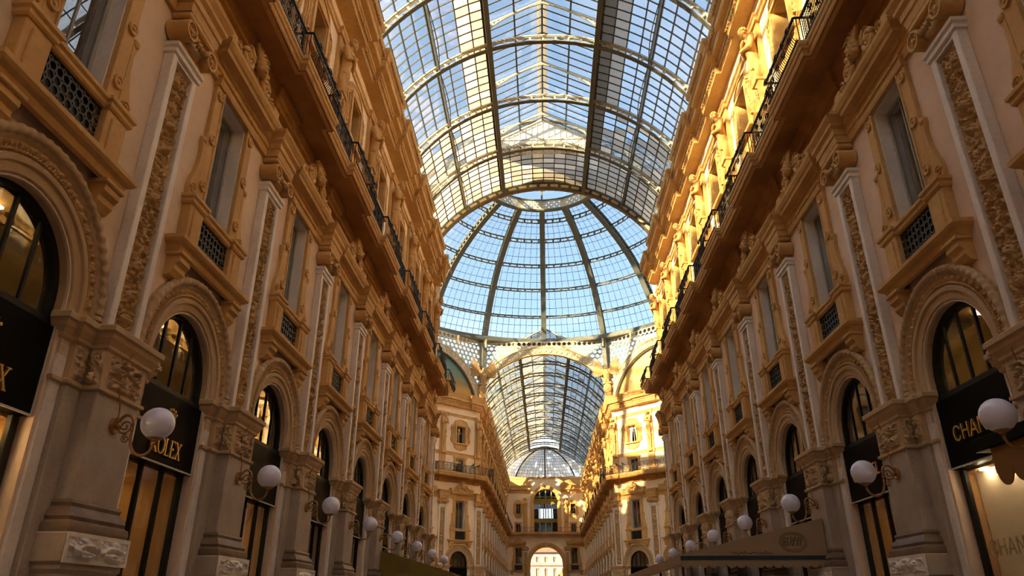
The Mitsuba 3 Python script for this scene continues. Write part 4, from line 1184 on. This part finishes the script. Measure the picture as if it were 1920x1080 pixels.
TH, PS = np.linspace(4, 62, 14), np.linspace(-90, 90, 41)
gr = {}
bars = []
for i in range(13):
    for j in range(40):
        m = 'm_frost_white' if RNG.rand() < 0.45 else 'm_frost' if RNG.rand() < 0.8 else 'm_glass'
        gr.setdefault(m, []).append(quad(hp(TH[i], PS[j]), hp(TH[i], PS[j + 1]), hp(TH[i + 1], PS[j + 1]), hp(TH[i + 1], PS[j])))
for m, qs in gr.items():
    put(k, 'panes', shape(cat(*qs), m, False), kind='stuff')
for p in PS[1:-1]:
    bars.append(tube([hp(t, p, RG - 0.05) for t in TH], 0.03, 4))
for t in TH:
    bars.append(tube([hp(t, p, RG - 0.05) for p in PS], 0.03, 4))
put(k, 'glazing_bars', shape(cat(*bars), 'm_roofiron', False), kind='stuff')
for p in (-45, 0, 45):
    put(k, 'rib', shape(tube([hp(t, p, RG - 0.2) for t in TH], 0.13, 6), 'm_roofiron', True))
put(k, 'crown_disc', shape(move(lathe([(0, 0), (1.0, 0), (1.0, 0.1), (0, 0.1)], 20), (0, YE + 0.2, RC + RG - 0.15)), 'm_rib', False))

# ------------------------------------------------------------------ octagon: arches, pierced screens, lunettes, eagles
OC = 63.55
SIDES = {'far': (0, 81.2, -90), 'far_left': (-12.75, 75.95, -45), 'far_right': (12.75, 75.95, -135), 'left': (-18.0, 63.55, 0), 'right': (18.0, 63.55, 180), 'near': (0, 45.96, 90), 'near_left': (-12.75, 51.15, 45), 'near_right': (12.75, 51.15, 135)}


def holes(cover):
    hs = []
    for i, z in enumerate(np.arange(24.2, 30.7, 0.52)):
        for u in np.arange(-7.2 + 0.3 * (i % 2), 7.3, 0.6):
            hs.append(Point(u, z).buffer(0.225, 5))
            hs.append(Point(u + 0.3, z).buffer(0.055, 3))
    return unary_union([h for h in hs if cover.buffer(-0.05).contains(h)])


def screen(rad, zc):
    p = sbox(-7.45, 24.0, 7.45, 30.75).difference(Point(0, zc).buffer(rad, 48))
    return shape(extr(p.difference(holes(p)), -0.05, 0.03), 'm_lattice', False)


def band(r0, r1, zc):
    p = Point(0, zc).buffer(r1, 48).difference(Point(0, zc).buffer(r0, 48)).intersection(sbox(-7.45, 23.7, 7.45, 40))
    return shape(cat(extr(p, -0.3, 0.16), extr(Point(0, zc).buffer(r1, 48).difference(Point(0, zc).buffer(r1 - 0.1, 48)).intersection(sbox(-7.45, 23.7, 7.45, 40)), 0.1, 0.24), extr(Point(0, zc).buffer(r0 + 0.12, 48).difference(Point(0, zc).buffer(r0, 48)).intersection(sbox(-7.45, 23.7, 7.45, 40)), 0.1, 0.24)), 'm_band', False)


def medals(r, zc, amax, n):
    ms = []
    for a in np.linspace(-amax, amax, n):
        u, z = r * math.sin(a), zc + r * math.cos(a)
        ms.append(dlathe([(0, 0.25), (0.06, 0.24), (0.09, 0.18), (0.15, 0.18), (0.2, 0.24), (0.26, 0.24), (0.27, 0.12)], 12, u, z))
    return shape(cat(*ms), 'm_lattice', 40)


for nm, (x, y, deg) in SIDES.items():
    w = Wall(x, y, deg)
    diag = '_' in nm
    place_ = {'far': 'over the mouth of the far arcade', 'far_left': 'over the left mosaic', 'far_right': 'over the right mosaic'}.get(nm, 'out of sight on the ' + nm.replace('_', ' ') + ' side')
    r0, r1, zc = (6.9, 7.75, 21.5) if diag else (9.95, 10.4, 20.35) if nm == 'near' else (8.75, 9.68, 20.35)
    diag = 'near' if nm == 'near' else diag
    seen = nm.startswith('far')
    if not seen:
        place_ = 'on a hidden side of the octagon'
    k = thing('arch_band', f'broad cream arch band with round medallions {place_}', 'arch band' if seen else None, 'arch bands under the dome' if seen else None, None if seen else 'structure')
    put(k, 'band', cached(('ab', diag), lambda: band(r0, r1, zc)), w.M)
    put(k, 'medallions', cached(('am', diag), lambda: medals((r0 + r1) / 2, zc, 1.0 if diag is True else 0.72 if diag else 0.82, 25), ), w.M, None, 'stuff')
    solid('pierced_screen', cached(('sc', diag), lambda: screen(r1, zc)), f'cream screen pierced with circles {place_}', 'screen' if seen else None, 'pierced screens under the dome' if seen else None, None if seen else 'structure', M=w.M)
    if diag is True:
        pic = Point(0, zc).buffer(6.92, 48).intersection(sbox(-7.4, 23.6, 7.4, 40))
        bs = 'm_mosaic_r' if 'right' in nm else 'm_mosaic_l'
        lb = {'far_left': 'mosaic lunette with teal sky above brown ground', 'far_right': 'golden mosaic lunette with dark figures low down'}.get(nm, 'mosaic lunette out of sight ' + nm.replace('_', ' '))
        k = thing('mosaic_lunette', lb if seen else 'mosaic lunette on a hidden side', 'mosaic' if seen else None, 'mosaic lunettes' if seen else None, None if seen else 'structure')
        put(k, 'picture', shape(extr(pic, -0.28, -0.2), bs, False), w.M)
        if nm in ('far_left', 'far_right'):
            rs = np.random.RandomState(5)
            blobs = []
            for i in range(9):
                u, zb, h = rs.uniform(-5.2, 5.2), 24.0, rs.uniform(0.7, 1.5)
                q = unary_union([Point(u, zb + h).buffer(0.17), Polygon([(u - 0.4, zb - 0.3), (u + 0.4, zb - 0.3), (u + 0.2, zb + h), (u - 0.2, zb + h)]), LineString([(u, zb + h * 0.7), (u + rs.uniform(-0.7, 0.7), zb + h * 0.9)]).buffer(0.09)])
                blobs.append(q)
            put(k, 'figures', shape(extr(unary_union(blobs).intersection(pic), -0.2, -0.19), 'm_brick', False), w.M, 'small dark-red figures')
        put(k, 'dark_edge', shape(extr(Point(0, zc).buffer(6.9, 48).difference(Point(0, zc).buffer(6.78, 48)).intersection(sbox(-7.4, 23.6, 7.4, 40)), -0.2, 0.1), 'm_roofiron', False), w.M)
        put(k, 'base', shape(box(-7.45, 7.45, -0.9, 0.1, 23.5, 23.85), 'm_ochre', False), w.M)


def eagle():
    P = []
    body = hull_chain([(([0, 0.3, 25.75]), 0.30, ) + () for _ in ()] or [(([0, 0.35, 25.7], 0.26), ([0, 0.40, 26.35], 0.42)), (([0, 0.40, 26.35], 0.42), ([0, 0.42, 26.85], 0.26)), (([0, 0.42, 26.85], 0.22), ([0, 0.50, 27.1], 0.19)), (([0, 0.55, 27.12], 0.13), ([0.02, 0.78, 27.02], 0.05)), (([-0.15, 0.4, 25.9], 0.16), ([-0.18, 0.45, 25.45], 0.10)), (([0.15, 0.4, 25.9], 0.16), ([0.18, 0.45, 25.45], 0.10))], 0.09, 4)
    P.append(('body', shape(body, 'm_relief', True)))
    for s in (-1, 1):
        fs = []
        for i in range(10):
            t = i / 9
            a = math.radians(118 - 78 * t)
            L = 2.0 - 0.95 * t
            root = np.array([s * (0.28 + 0.22 * t), 0.30, 26.95 - 0.55 * t])
            dirn = np.array([s * math.cos(math.radians(58 - 62 * t)), 0.10, math.sin(math.radians(58 - 66 * t))])
            dirn /= np.linalg.norm(dirn)
            tip = root + dirn * L
            mid = root + dirn * L * 0.55
            pts = np.array([root + [0, 0.06, 0.06], root - [0, 0.06, 0.06], mid + [0, 0.07, 0.15], mid - [0, 0.05, 0.15], mid + [s * 0.06, 0.0, -0.1], tip + [0, 0.03, 0.03], tip - [0, 0.03, 0.03]]) + [0, 0.012 * i, 0]
            h = trimesh.convex.convex_hull(pts)
            fs.append((np.array(h.vertices), np.array(h.faces)))
        P.append(('wing', shape(cat(*fs, sph((s * 0.38, 0.34, 26.75), (0.24, 0.16, 0.34), 7)), 'm_relief', 30), 'raised wing of long feathers'))
    P.append(('shield', shape(cat(sph((0, 0.32, 24.72), (0.5, 0.25, 0.62), 10), bev(-0.5, 0.5, 0.0, 0.5, 25.25, 25.45), rosette(0, 24.75, 0.26, 0.4, 0.58, 16), bev(-0.4, 0.4, 0, 0.4, 23.7, 24.2)), 'm_relief', 40), 'swelling shield under the claws'))
    return P


EP = eagle()
for nm, (x, y, deg), lb in (('a', (-7.45, 81.15, -67.5), 'left of the far vault'), ('b', (7.45, 81.15, -112.5), 'right of the far vault')):
    place(EP, 'stone_eagle', f'golden stone eagle with raised wings on a shield, {lb}', 'eagle', 'stone eagles under the dome', frame(x, y, deg) @ T().translate([0, 0.32, 0]))

# ------------------------------------------------------------------ glass dome
from scipy.interpolate import PchipInterpolator
DPROF = np.array([(18.35, 31.1), (17.2, 33.55), (15.4, 36.25), (13.3, 38.4), (10.6, 40.3), (8.2, 41.55), (6.35, 42.3)])
_s = np.concatenate([[0], np.cumsum(np.linalg.norm(np.diff(DPROF, axis=0), axis=1))])
from scipy.interpolate import CubicSpline
_cr = CubicSpline(_s, DPROF)


def dp(s, off, az):
    """a point of the dome: s metres up its meridian, off metres outside the ribs' inner edge, az degrees from the axis"""
    r, z = _cr(s); tr, tz = _cr(s, 1)
    n = np.array([tz, -tr]) / math.hypot(tr, tz)
    r, z = r + n[0] * off, z + n[1] * off
    a = math.radians(az)
    return np.array([r * math.sin(a), OC + r * math.cos(a), z])


def ribbar(az, o0, o1, w, n=26):
    a = math.radians(az); e = np.array([math.cos(a), -math.sin(a), 0]) * w / 2
    rows = []
    for s in np.linspace(0, _s[-1], n):
        p, q = dp(s, o0, az), dp(s, o1, az)
        rows += [p - e, q - e, q + e, p + e]
    return np.array(rows), gridfaces(n, 4, True)


def dome_rib(az, label):
    k = thing('dome_rib', label, 'dome rib', 'lattice ribs of the dome')
    put(k, 'lower_chord', shape(ribbar(az, 0.0, 0.12, 0.60), 'm_domeiron', False))
    put(k, 'upper_chord', shape(ribbar(az, 0.60, 0.72, 0.56), 'm_domeiron', False))
    ms = []
    a = math.radians(az); e = np.array([math.cos(a), -math.sin(a), 0])
    for s in np.arange(0.35, _s[-1] - 0.2, 0.56):
        c = dp(s, 0.36, az); t = dp(s + 0.01, 0.36, az) - c; t /= np.linalg.norm(t); n = np.cross(e, t)
        A = np.linspace(0, 2 * PI, 13)
        for x in (-0.24, 0.24):
            ms.append(tube([c + e * x + 0.25 * (math.cos(b) * t + math.sin(b) * n) for b in A], 0.035, 4))
    put(k, 'web_rings', shape(cat(*ms), 'm_lattice' if az in (-45, -67.5) else 'm_domeiron', False), kind='stuff')


AZ = [-180 + 22.5 * i for i in range(1, 17)]
for az in AZ:
    pos = 'straight ahead' if az == 0 else f'{NTH[int(abs(az) / 22.5) - 1]} {"left" if az < 0 else "right"} of the one straight ahead'
    dome_rib(az, f'curved lattice rib of the glass dome, {pos}')

TIERS = list(zip(_s[:-1], _s[1:]))
NCOL = [10, 9, 8, 7, 6, 5]
for az in AZ:
    c = az + 11.25
    seen = abs(c) < 80
    pos = f'{NTH[int(abs(c) / 22.5)]} {"left" if c < 0 else "right"} of the middle rib'
    k = thing('ceiling_dome', f'glazed dome sector, {pos}', None, kind='structure')
    rest, bars = [], []
    for (s0, s1), n in zip(TIERS, NCOL):
        ss, aa = np.linspace(s0, s1, 4), np.linspace(az, az + 22.5, n + 1)
        for i in range(3):
            for j in range(n):
                q = quad(dp(ss[i], 0.72, aa[j]), dp(ss[i], 0.72, aa[j + 1]), dp(ss[i + 1], 0.72, aa[j + 1]), dp(ss[i + 1], 0.72, aa[j]))
                if seen: put(k, 'pane', shape(q, 'm_glass', False))
                else: rest.append(q)
            if i:
                bars.append(tube([dp(ss[i], 0.69, x) for x in aa], 0.028, 4))
        for x in aa[1:-1]:
            bars.append(tube([dp(t, 0.69, x) for t in ss], 0.022, 4))
    if rest: put(k, 'panes', shape(cat(*rest), 'm_glass', False), kind='stuff')
    put(k, 'glazing_bars', shape(cat(*bars), 'm_roofiron', False), kind='stuff')
for i, s in enumerate(_s[1:-1]):
    k = thing('dome_purlin', f'horizontal iron girder ring of the dome, {NTH[i]} from below', 'girder ring', 'girder rings of the dome')
    az = np.arange(0, 361, 5.625)
    put(k, 'lower_rail', shape(tube([dp(s, 0.16, a) for a in az], 0.08, 4), 'm_domeiron', False))
    put(k, 'upper_rail', shape(tube([dp(s + 0.18, 0.58, a) for a in az], 0.095, 4), 'm_domeiron', False))
    step = 22.5 / max(4, NCOL[i + 1] - 1)
    ms = [beam(dp(s, 0.16, a), dp(s + 0.18, 0.58, a), 0.2, 0.05, (0, 0, 1)) for a in np.arange(step / 2, 360, step)]
    put(k, 'struts', shape(cat(*ms), 'm_domeiron', False), kind='stuff')
k = thing('drum_ring', 'heavy iron ring at the foot of the glass dome', 'ring')
ringp = lambda pts, n=64: (lambda m: (m[0] + [0, OC, 0], m[1]))(lathe(pts, n))
put(k, 'ring_beam', shape(ringp([(18.05, 30.72), (18.0, 30.82), (18.0, 31.2), (18.15, 31.32), (19.6, 31.4), (19.6, 30.7), (18.05, 30.72)]), 'm_domeiron', 30))
for i, az in enumerate(np.arange(-180, 180, 11.25)):
    a = math.radians(az)
    put(k, 'bracket', cached(('br',), lambda: shape(cat(box(-0.09, 0.09, -0.9, -0.1, 30.3, 30.74), box(-0.09, 0.09, -0.3, -0.12, 29.75, 30.4)), 'm_band', False)), frame(18.4 * math.sin(a), OC + 18.4 * math.cos(a), -90 - az) @ T().translate([0, 0.55, 0]))
k = thing('corner_post', None)
taken.discard(k); labels.pop(k)
for az, nm in ((-22.5, 'left'), (22.5, 'right')):
    a = math.radians(az)
    solid('dome_post', shape(beam((18.85 * math.sin(a), OC + 18.85 * math.cos(a), 26.9), (18.4 * math.sin(a), OC + 18.4 * math.cos(a), 31.0), 0.5, 0.5, (math.sin(a), math.cos(a), 0)), 'm_domeiron', False), f'dark iron post running up behind the {nm} eagle to the dome', 'post', 'posts below the dome')

k = thing('dome_lantern', 'glazed lantern with a pierced cream ring at the top of the dome', 'lantern')
ph = unary_union([Point(x, z).buffer(0.13, 6) for x in (-0.75, -0.15, 0.45) for z in (0.33, 0.9)] + [Point(x + 0.3, z).buffer(0.13, 6) for x in (-0.75, -0.15, 0.45) for z in (0.61,)] + [Point(x + 0.3, z).buffer(0.06, 4) for x in (-0.75, -0.15, 0.45) for z in (0.33, 0.9)] + [Point(x, 0.61).buffer(0.06, 4) for x in (-0.75, -0.15, 0.45, 1.0)])
panel = cached(('lp',), lambda: shape(extr(affinity.translate(sbox(-1.245, 0, 1.245, 1.2).difference(ph), 0, 42.25), -0.04, 0.04), 'm_lattice', False))
for i in range(16):
    a = math.radians(i * 22.5 + 11.25)
    M = frame(6.2 * math.sin(a), OC + 6.2 * math.cos(a), -90 - (i * 22.5 + 11.25))
    put(k, 'pierced_panel', panel, M)
    put(k, 'pane', cached(('lpn',), lambda: shape(pane_poly(sbox(-1.2, 43.5, 1.2, 44.9), 0.0), 'm_glass', False)), M)
    if i % 2 == 0: put(k, 'post', cached(('lps',), lambda: shape(box(1.14, 1.32, -0.08, 0.08, 43.4, 45.0), 'm_domeiron', False)), M)
put(k, 'ring', shape(cat(ringp([(6.05, 42.12), (6.5, 42.12), (6.5, 42.28), (6.05, 42.28), (6.05, 42.12)], 48), ringp([(6.08, 43.42), (6.45, 43.42), (6.45, 43.55), (6.08, 43.55), (6.08, 43.42)], 48), ringp([(5.9, 44.9), (6.45, 44.9), (6.45, 45.05), (5.9, 45.05), (5.9, 44.9)], 48)), 'm_domeiron', False))
put(k, 'roof', shape(ringp([(5.0, 45.1), (2.2, 45.9), (0, 46.2)], 48), 'm_lattice', 30), None, 'cream inner roof')
put(k, 'roof_glass', shape(ringp([(6.3, 45.0), (5.0, 45.1)], 48), 'm_glass', False))

# ------------------------------------------------------------------ end wall of the far arcade
Mend = WE.M
big = unary_union([Point(0, 20.72).buffer(2.27, 32), sbox(-2.27, 14.9, 2.27, 20.72)])
gate = unary_union([Point(0, 9.1).buffer(3.07, 32), sbox(-3.07, -0.1, 3.07, 9.1)])
lo = sbox(-7.7, 0, 7.7, 14.4).difference(gate)
up = sbox(-7.7, 14.4, 7.7, 25.0).difference(big)
for s in (-1, 1):
    lo = lo.difference(sbox(s * 5.35 - 0.68, 8.1, s * 5.35 + 0.68, 12.16)); up = up.difference(sbox(s * 5.35 - 0.47, 18.3, s * 5.35 + 0.47, 20.2)).difference(sbox(s * 5.35 - 0.47, 14.95, s * 5.35 + 0.47, 16.55))
k = struct('wall_end', shape(extr(lo, -0.5, 0), 'm_cream', False, to_world=Mend), 'end wall of the far arcade')
put(k, 'upper_wall', shape(extr(up, -0.5, 0), 'm_cream', False), Mend)
put(k, 'attic_band', shape(cat(box(-7.7, -2.98, 0, 0.12, 23.8, 25.3), box(2.98, 7.7, 0, 0.12, 23.8, 25.3), box(-7.7, 7.7, -0.4, 0.2, 25.0, 25.4)), 'm_ochre', False), Mend)
k = thing('gateway_arch', 'great round archway open to the street at the far end', 'arch')
put(k, 'archivolt', shape(arcsweep([(3.07, -0.5), (3.07, 0.05), (3.15, 0.12), (3.4, 0.15), (3.45, 0.22), (3.75, 0.22), (3.85, 0.14), (3.9, 0)], 0, 9.1, 0, PI, 41, 9.0), 'm_ochre', 35), Mend)
put(k, 'keystone', shape(bev(-0.3, 0.3, 0.1, 0.4, 12.1, 13.1, 0.04), 'm_ochre', False), Mend)
k = thing('great_window', 'tall round-headed window with greenish glazing bars above the far archway', 'window')
put(k, 'surround', shape(arcsweep([(2.27, -0.5), (2.27, 0.05), (2.4, 0.14), (2.75, 0.14), (2.85, 0.22), (2.98, 0.22), (3.0, 0)], 0, 20.72, 0, PI, 33, 5.8), 'm_ochre', 35), Mend)
for u in (-1.16, 0, 1.16):
    put(k, 'mullion', shape(box(u - 0.09, u + 0.09, -0.4, -0.2, 14.9, 20.72 + math.sqrt(2.25 ** 2 - u * u)), 'm_blind', False), Mend)
for z0, z1 in ((16.7, 17.4), (20.2, 21.2), (21.45, 21.6)):
    put(k, 'transom', shape(box(-2.27, 2.27, -0.42, -0.18, z0, z1), 'm_awngreen', False), Mend)
us = [-2.27, -1.16, 0, 1.16, 2.27]
for i in range(4):
    for z0, z1 in ((14.9, 16.7), (17.4, 20.2), (21.2, 23.1)):
        p = big.intersection(sbox(us[i], z0, us[i + 1], z1))
        if p.area > 0.05: put(k, 'pane', shape(pane_poly(p, -0.3), 'm_pane', False), Mend)
hall = sbox(-3, 14.5, 3, 23.5).difference(sbox(-1.5, 18.0, 1.4, 19.9))
put(k, 'hall_behind', shape(cat(extr(hall, -5.1, -5.0), box(-3, 3, -5, -0.5, 14.4, 14.5), box(-3, 3, -5, -0.5, 23.4, 23.5), box(-3, -2.9, -5, -0.5, 14.5, 23.4), box(2.9, 3, -5, -0.5, 14.5, 23.4), box(-0.6, -0.45, -5.1, -5, 18, 19.9), box(0.35, 0.5, -5.1, -5, 18, 19.9)), 'm_dark', False), Mend)
for s, nm in ((-1, 'right'), (1, 'left')):
    M = at(Mend, s * 5.35)
    place(proto('window', 2), 'tall_window', f'narrow tall window {nm} of the far archway', 'window', 'windows of the end wall', M)
    place(proto('attic', 2), 'attic_window', f'small window in a shaped frame {nm} of the great far window', 'window', 'windows of the end wall', M)
    place(proto('low', 1), 'balcony_window', f'low window behind the far balcony, {nm} end', 'window', 'windows of the end wall', M)
    M = at(Mend, s * 3.98)
    place(proto('pilaster', 2, 0), 'pilaster', f'pale pilaster at the {nm} side of the far archway', 'pilaster', 'pilasters of the end wall', M)
    place(proto('statue', 2), 'statue', f'carved figure {nm} of the great far window', 'statue', 'figures of the end wall', M)
t = struct('trim_5', shape(cat(*[sweep(ARCHI, [(s0, 0.08), (s1, 0.08)]) for s0, s1 in ((-7.5, -3.95), (3.95, 7.5))]), 'm_ochre', False, to_world=Mend), 'architrave of the end wall')
c = thing('cornice', 'ochre cornice of the end wall, broken by the great window', 'cornice', 'cornices under the glass roof')
put(c, 'molding', shape(cat(*[sweep(CORN, breaks([s * 3.98], *sorted((s * 7.5, s * 3.0)), 0.6, 0.02, 0.24)) for s in (-1, 1)]), 'm_ochre', False), Mend)
k = thing('balcony', 'balcony across the end wall below the great window', 'balcony', 'balconies along the arcade')
put(k, 'slab', shape(extr(sbox(-7, 14.39, 7, 14.84), 0, 1.1), 'm_soffit', False), Mend)
put(k, 'lip_molding', shape(sweep(LIP, [(-7, 1.1), (7, 1.1)]), 'm_ochre', False), Mend)
place(proto('rail', 2, 6.4, False), 'railing', 'black iron railing across the end wall balcony', 'railing', 'straight balcony railings', Mend)

# ------------------------------------------------------------------ the street beyond the far archway
k = thing('street_building', 'pale pink building with a red tiled roof across the street', 'building')
fac = sbox(-14, 0, 14, 13.9)
wins = [(x, z) for z in (2.0, 5.3, 8.5, 11.6) for x in np.arange(-12.6, 13, 2.1)]
hol = unary_union([sbox(x - 0.45, z, x + 0.45, z + (1.7 if z < 11 else 1.2)) for x, z in wins])
Mb = frame(0, 185, -90)
put(k, 'facade', shape(extr(fac.difference(hol), -0.4, 0), 'm_pinkwhite', False), Mb)
put(k, 'string_course', shape(cat(box(-14, 14, 0, 0.25, 7.7, 8.0), box(-14, 14, 0, 0.2, 10.75, 11.0), box(-14, 14, 0, 0.3, 4.4, 4.7)), 'm_roof_red', False), Mb)
put(k, 'roof', shape(cat(sweep([(-0.2, 13.9), (0.7, 13.85), (0.7, 14.0), (-5.5, 17.2), (-5.6, 13.9)], [(-14.3, 0), (14.3, 0)])), 'm_roof_red', False), Mb, 'red tiled roof')
for x, z in wins:
    if abs(x) < 7:
        f = put(k, 'window', cached(('sw', z > 11), lambda: shape(cat(box(-0.5, -0.42, -0.3, 0.06, 0, 1.7 if z < 11 else 1.2), box(0.42, 0.5, -0.3, 0.06, 0, 1.7 if z < 11 else 1.2), box(-0.55, 0.55, 0, 0.15, -0.12, 0.0), box(-0.03, 0.03, -0.3, -0.2, 0, 1.7 if z < 11 else 1.2)), 'm_curtain', False)), Mb @ T().translate([x, 0, z]))
        put(f, 'pane', cached(('sp', z > 11), lambda: shape(box(-0.45, 0.45, -0.32, -0.3, 0, 1.7 if z < 11 else 1.2), 'm_shopdim', False)), Mb @ T().translate([x, 0, z]))
put(k, 'back', shape(box(-14, 14, -6, -0.8, 0, 13.8), 'm_pinkwhite', False), Mb)
for i, (x, y, z, r, lb) in enumerate(((3.6, 172, 6.6, 2.3, 'orange autumn tree seen through the right of the far archway'), (-3.9, 176, 6.0, 1.6, 'small dull tree seen through the left of the far archway'))):
    k = thing('street_tree', lb, 'tree')
    rs = np.random.RandomState(20 + i)
    put(k, 'trunk', shape(tube([(x, y, 0), (x + 0.1, y, 2.5), (x, y, z)], [0.22, 0.17, 0.08], 7), 'm_base', True))
    c = rs.normal(0, 0.45, (900, 3)); c *= (r / np.maximum(np.linalg.norm(c, axis=1), 1).max() * 1.2, ) * 3; c = c[np.linalg.norm(c, axis=1) < r]
    v, f = [], []
    for j, q in enumerate(c):
        a, b = rs.normal(0, 0.16, 3), rs.normal(0, 0.16, 3)
        p = q * [1, 1, 1.25] + [x, y, z]
        v += [p - a, p + b, p + a, p - b]; f += [[4 * j, 4 * j + 1, 4 * j + 2], [4 * j, 4 * j + 2, 4 * j + 3]]
    put(k, 'crown', shape((np.array(v), np.array(f)), 'm_plant' if i == 0 else 'm_awngreen', False), kind='stuff')

# ------------------------------------------------------------------ awnings
def scallop(y, x0, x1, z, h, n):
    w = (x1 - x0) / n
    return unary_union([sbox(x0, z - h * 0.55, x1, z)] + [affinity.scale(Point(x0 + w * (i + 0.5), z - h * 0.55).buffer(w / 2, 8), 1, 0.9 * h / w) for i in range(n)])


def lean_to(key, label, sx, y0, y1, xw, xf, zt, zb, cloth, edge, letters):
    k = thing(key, label, 'awning')
    slope = np.array([(sx * xw, y0, zt), (sx * xf, y0, zb), (sx * xf, y1, zb), (sx * xw, y1, zt)], float)
    v = np.vstack([slope, slope + [0, 0, 0.03]])
    put(k, 'slope', shape((v, np.array([[0, 1, 2], [0, 2, 3], [4, 6, 5], [4, 7, 6], [0, 4, 5], [0, 5, 1], [1, 5, 6], [1, 6, 2], [2, 6, 7], [2, 7, 3], [3, 7, 4], [3, 4, 0]])), cloth, False))
    a, b = sorted((sx * xw, sx * xf))
    side = Polygon([(sx * xw, zt), (sx * xf, zb), (sx * xw, zb)])
    end = put(k, 'end_panel', shape(extr(side, y0, y0 + 0.03), cloth, False), None, 'triangular end panel facing the camera')
    put(k, 'trim_tape', shape(box(a, b, y0 - 0.02, y0 + 0.03, zb - 0.10, zb), edge, False))
    put(k, 'valance', shape(extr(scallop(y0, a, b, zb - 0.10, 0.2, 16), y0, y0 + 0.02), cloth, False), None, 'scalloped valance')
    put(k, 'front_valance', shape((lambda m: (m[0][:, [1, 0, 2]] * [1, 1, 1] + [sx * xf, 0, 0], m[1]))(extr(scallop(0, y0, y1, zb, 0.26, 60), 0, 0.02)), cloth, False))
    if letters: letters(end)
    for y in np.arange(y0 + 0.1, y1, 4.0):
        put(k, 'post', shape(tube([(sx * (xf + 0.05), y, 0), (sx * (xf + 0.05), y, zb)], 0.035, 8), 'm_iron', True))
    return k


def facing(poly, y):
    return extr(poly, y - 0.012, y + 0.002)


def script_marks(end):
    o = affinity.scale(Point(6.22, 3.20).buffer(0.27, 32), 1.35, 0.95)
    put(end, 'emblem_ring', shape(facing(unary_union([o.difference(o.buffer(-0.018)), o.buffer(-0.05).difference(o.buffer(-0.062))]), 20.5), 'm_print', False))
    m = meshkit.text_mesh('Biffi', 0.2, 0.01, True); v = np.array(m.vertices); sh = v[:, 0] + 0.25 * v[:, 1]
    put(end, 'emblem_lettering', shape((np.stack([sh - sh.mean() + 6.22, 20.489 + v[:, 2] * 0.9, v[:, 1] + 3.11], 1), np.array(m.faces)), 'm_print', False), None, 'slanted brown lettering in an oval')
    t = np.linspace(0, 1, 90)
    put(end, 'script_line', shape(tube(np.stack([4.55 + 1.1 * t, t * 0 + 20.49, 2.93 + 0.035 * np.sin(t * 62) * (0.6 + 0.4 * np.sin(t * 9)) + 0.02 * np.sin(t * 25)], 1), 0.008, 4), 'm_print', True), None, 'small line of handwriting')


def crest_marks(end):
    g = []
    for i in range(4):
        for j in range(3):
            g.append(Point(-6.32 + i * 0.12, 3.0 + j * 0.13).buffer(0.05, 8).difference(Point(-6.32 + i * 0.12, 3.0 + j * 0.13).buffer(0.028, 8)))
    g += [sbox(-6.42, 2.93, -5.86, 2.945), sbox(-6.42, 3.35, -5.86, 3.365)]
    put(end, 'printed_crest', shape(facing(unary_union(g), 31.0), 'm_print', False))


lean_to('cafe_awning', 'beige café awning with an oval emblem and scalloped valance at the lower right', 1, 20.5, 42, 7.08, 3.22, 3.78, 2.86, 'm_awncream', 'm_awnblue', script_marks)
lean_to('green_awning', 'olive green awning with a printed crest at the lower left', -1, 31.0, 44.5, 7.08, 4.1, 3.72, 2.86, 'm_awngreen', 'm_awngreen', crest_marks)
k = thing('shop_awning', 'brown scalloped shop awning under a black box at the right edge', 'awning')
Mx = at(WR.M, BY[1])
put(k, 'cassette', shape(bev(-3.2, -0.62, 0.05, 0.50, 4.02, 4.24), 'm_black', False), Mx, 'black awning box')
put(k, 'cloth', shape(extr(affinity.translate(scallop(0, -3.2, -1.02, 4.02, 0.62, 5), 0, 0), 0.42, 0.44), 'm_awnbrown', False), Mx, 'brown cloth with scalloped edge')
put(k, 'cloth_return', shape(box(-1.04, -1.0, 0.1, 0.44, 3.62, 4.02), 'm_awnbrown', False), Mx)

# pigeons on the far balconies
pg = [('body', shape(cat(sph((0, 0, 0.10), (0.09, 0.17, 0.09), 7), sph((0, 0.15, 0.22), 0.055, 6), beam((0, -0.12, 0.1), (0, -0.34, 0.05), 0.10, 0.03), beam((0.03, 0, 0.06), (0.03, 0, -0.05), 0.015, 0.015, (0, 1, 0)), beam((-0.03, 0, 0.06), (-0.03, 0, -0.05), 0.015, 0.015, (0, 1, 0))), 'm_pigeon', True))]
for w, u, lb in ((DL, 0.9, 'inner bird on the left balcony under the dome'), (DL, 1.7, 'outer bird on the left balcony under the dome'), (DR, -1.2, 'inner bird on the right balcony under the dome'), (DR, -2.0, 'outer bird on the right balcony under the dome')):
    place(pg, 'pigeon', 'dark pigeon perched on the railing, ' + lb, 'pigeon', 'pigeons on the railings', at(w.M, u) @ T().translate([0, 0.98, 15.76]))
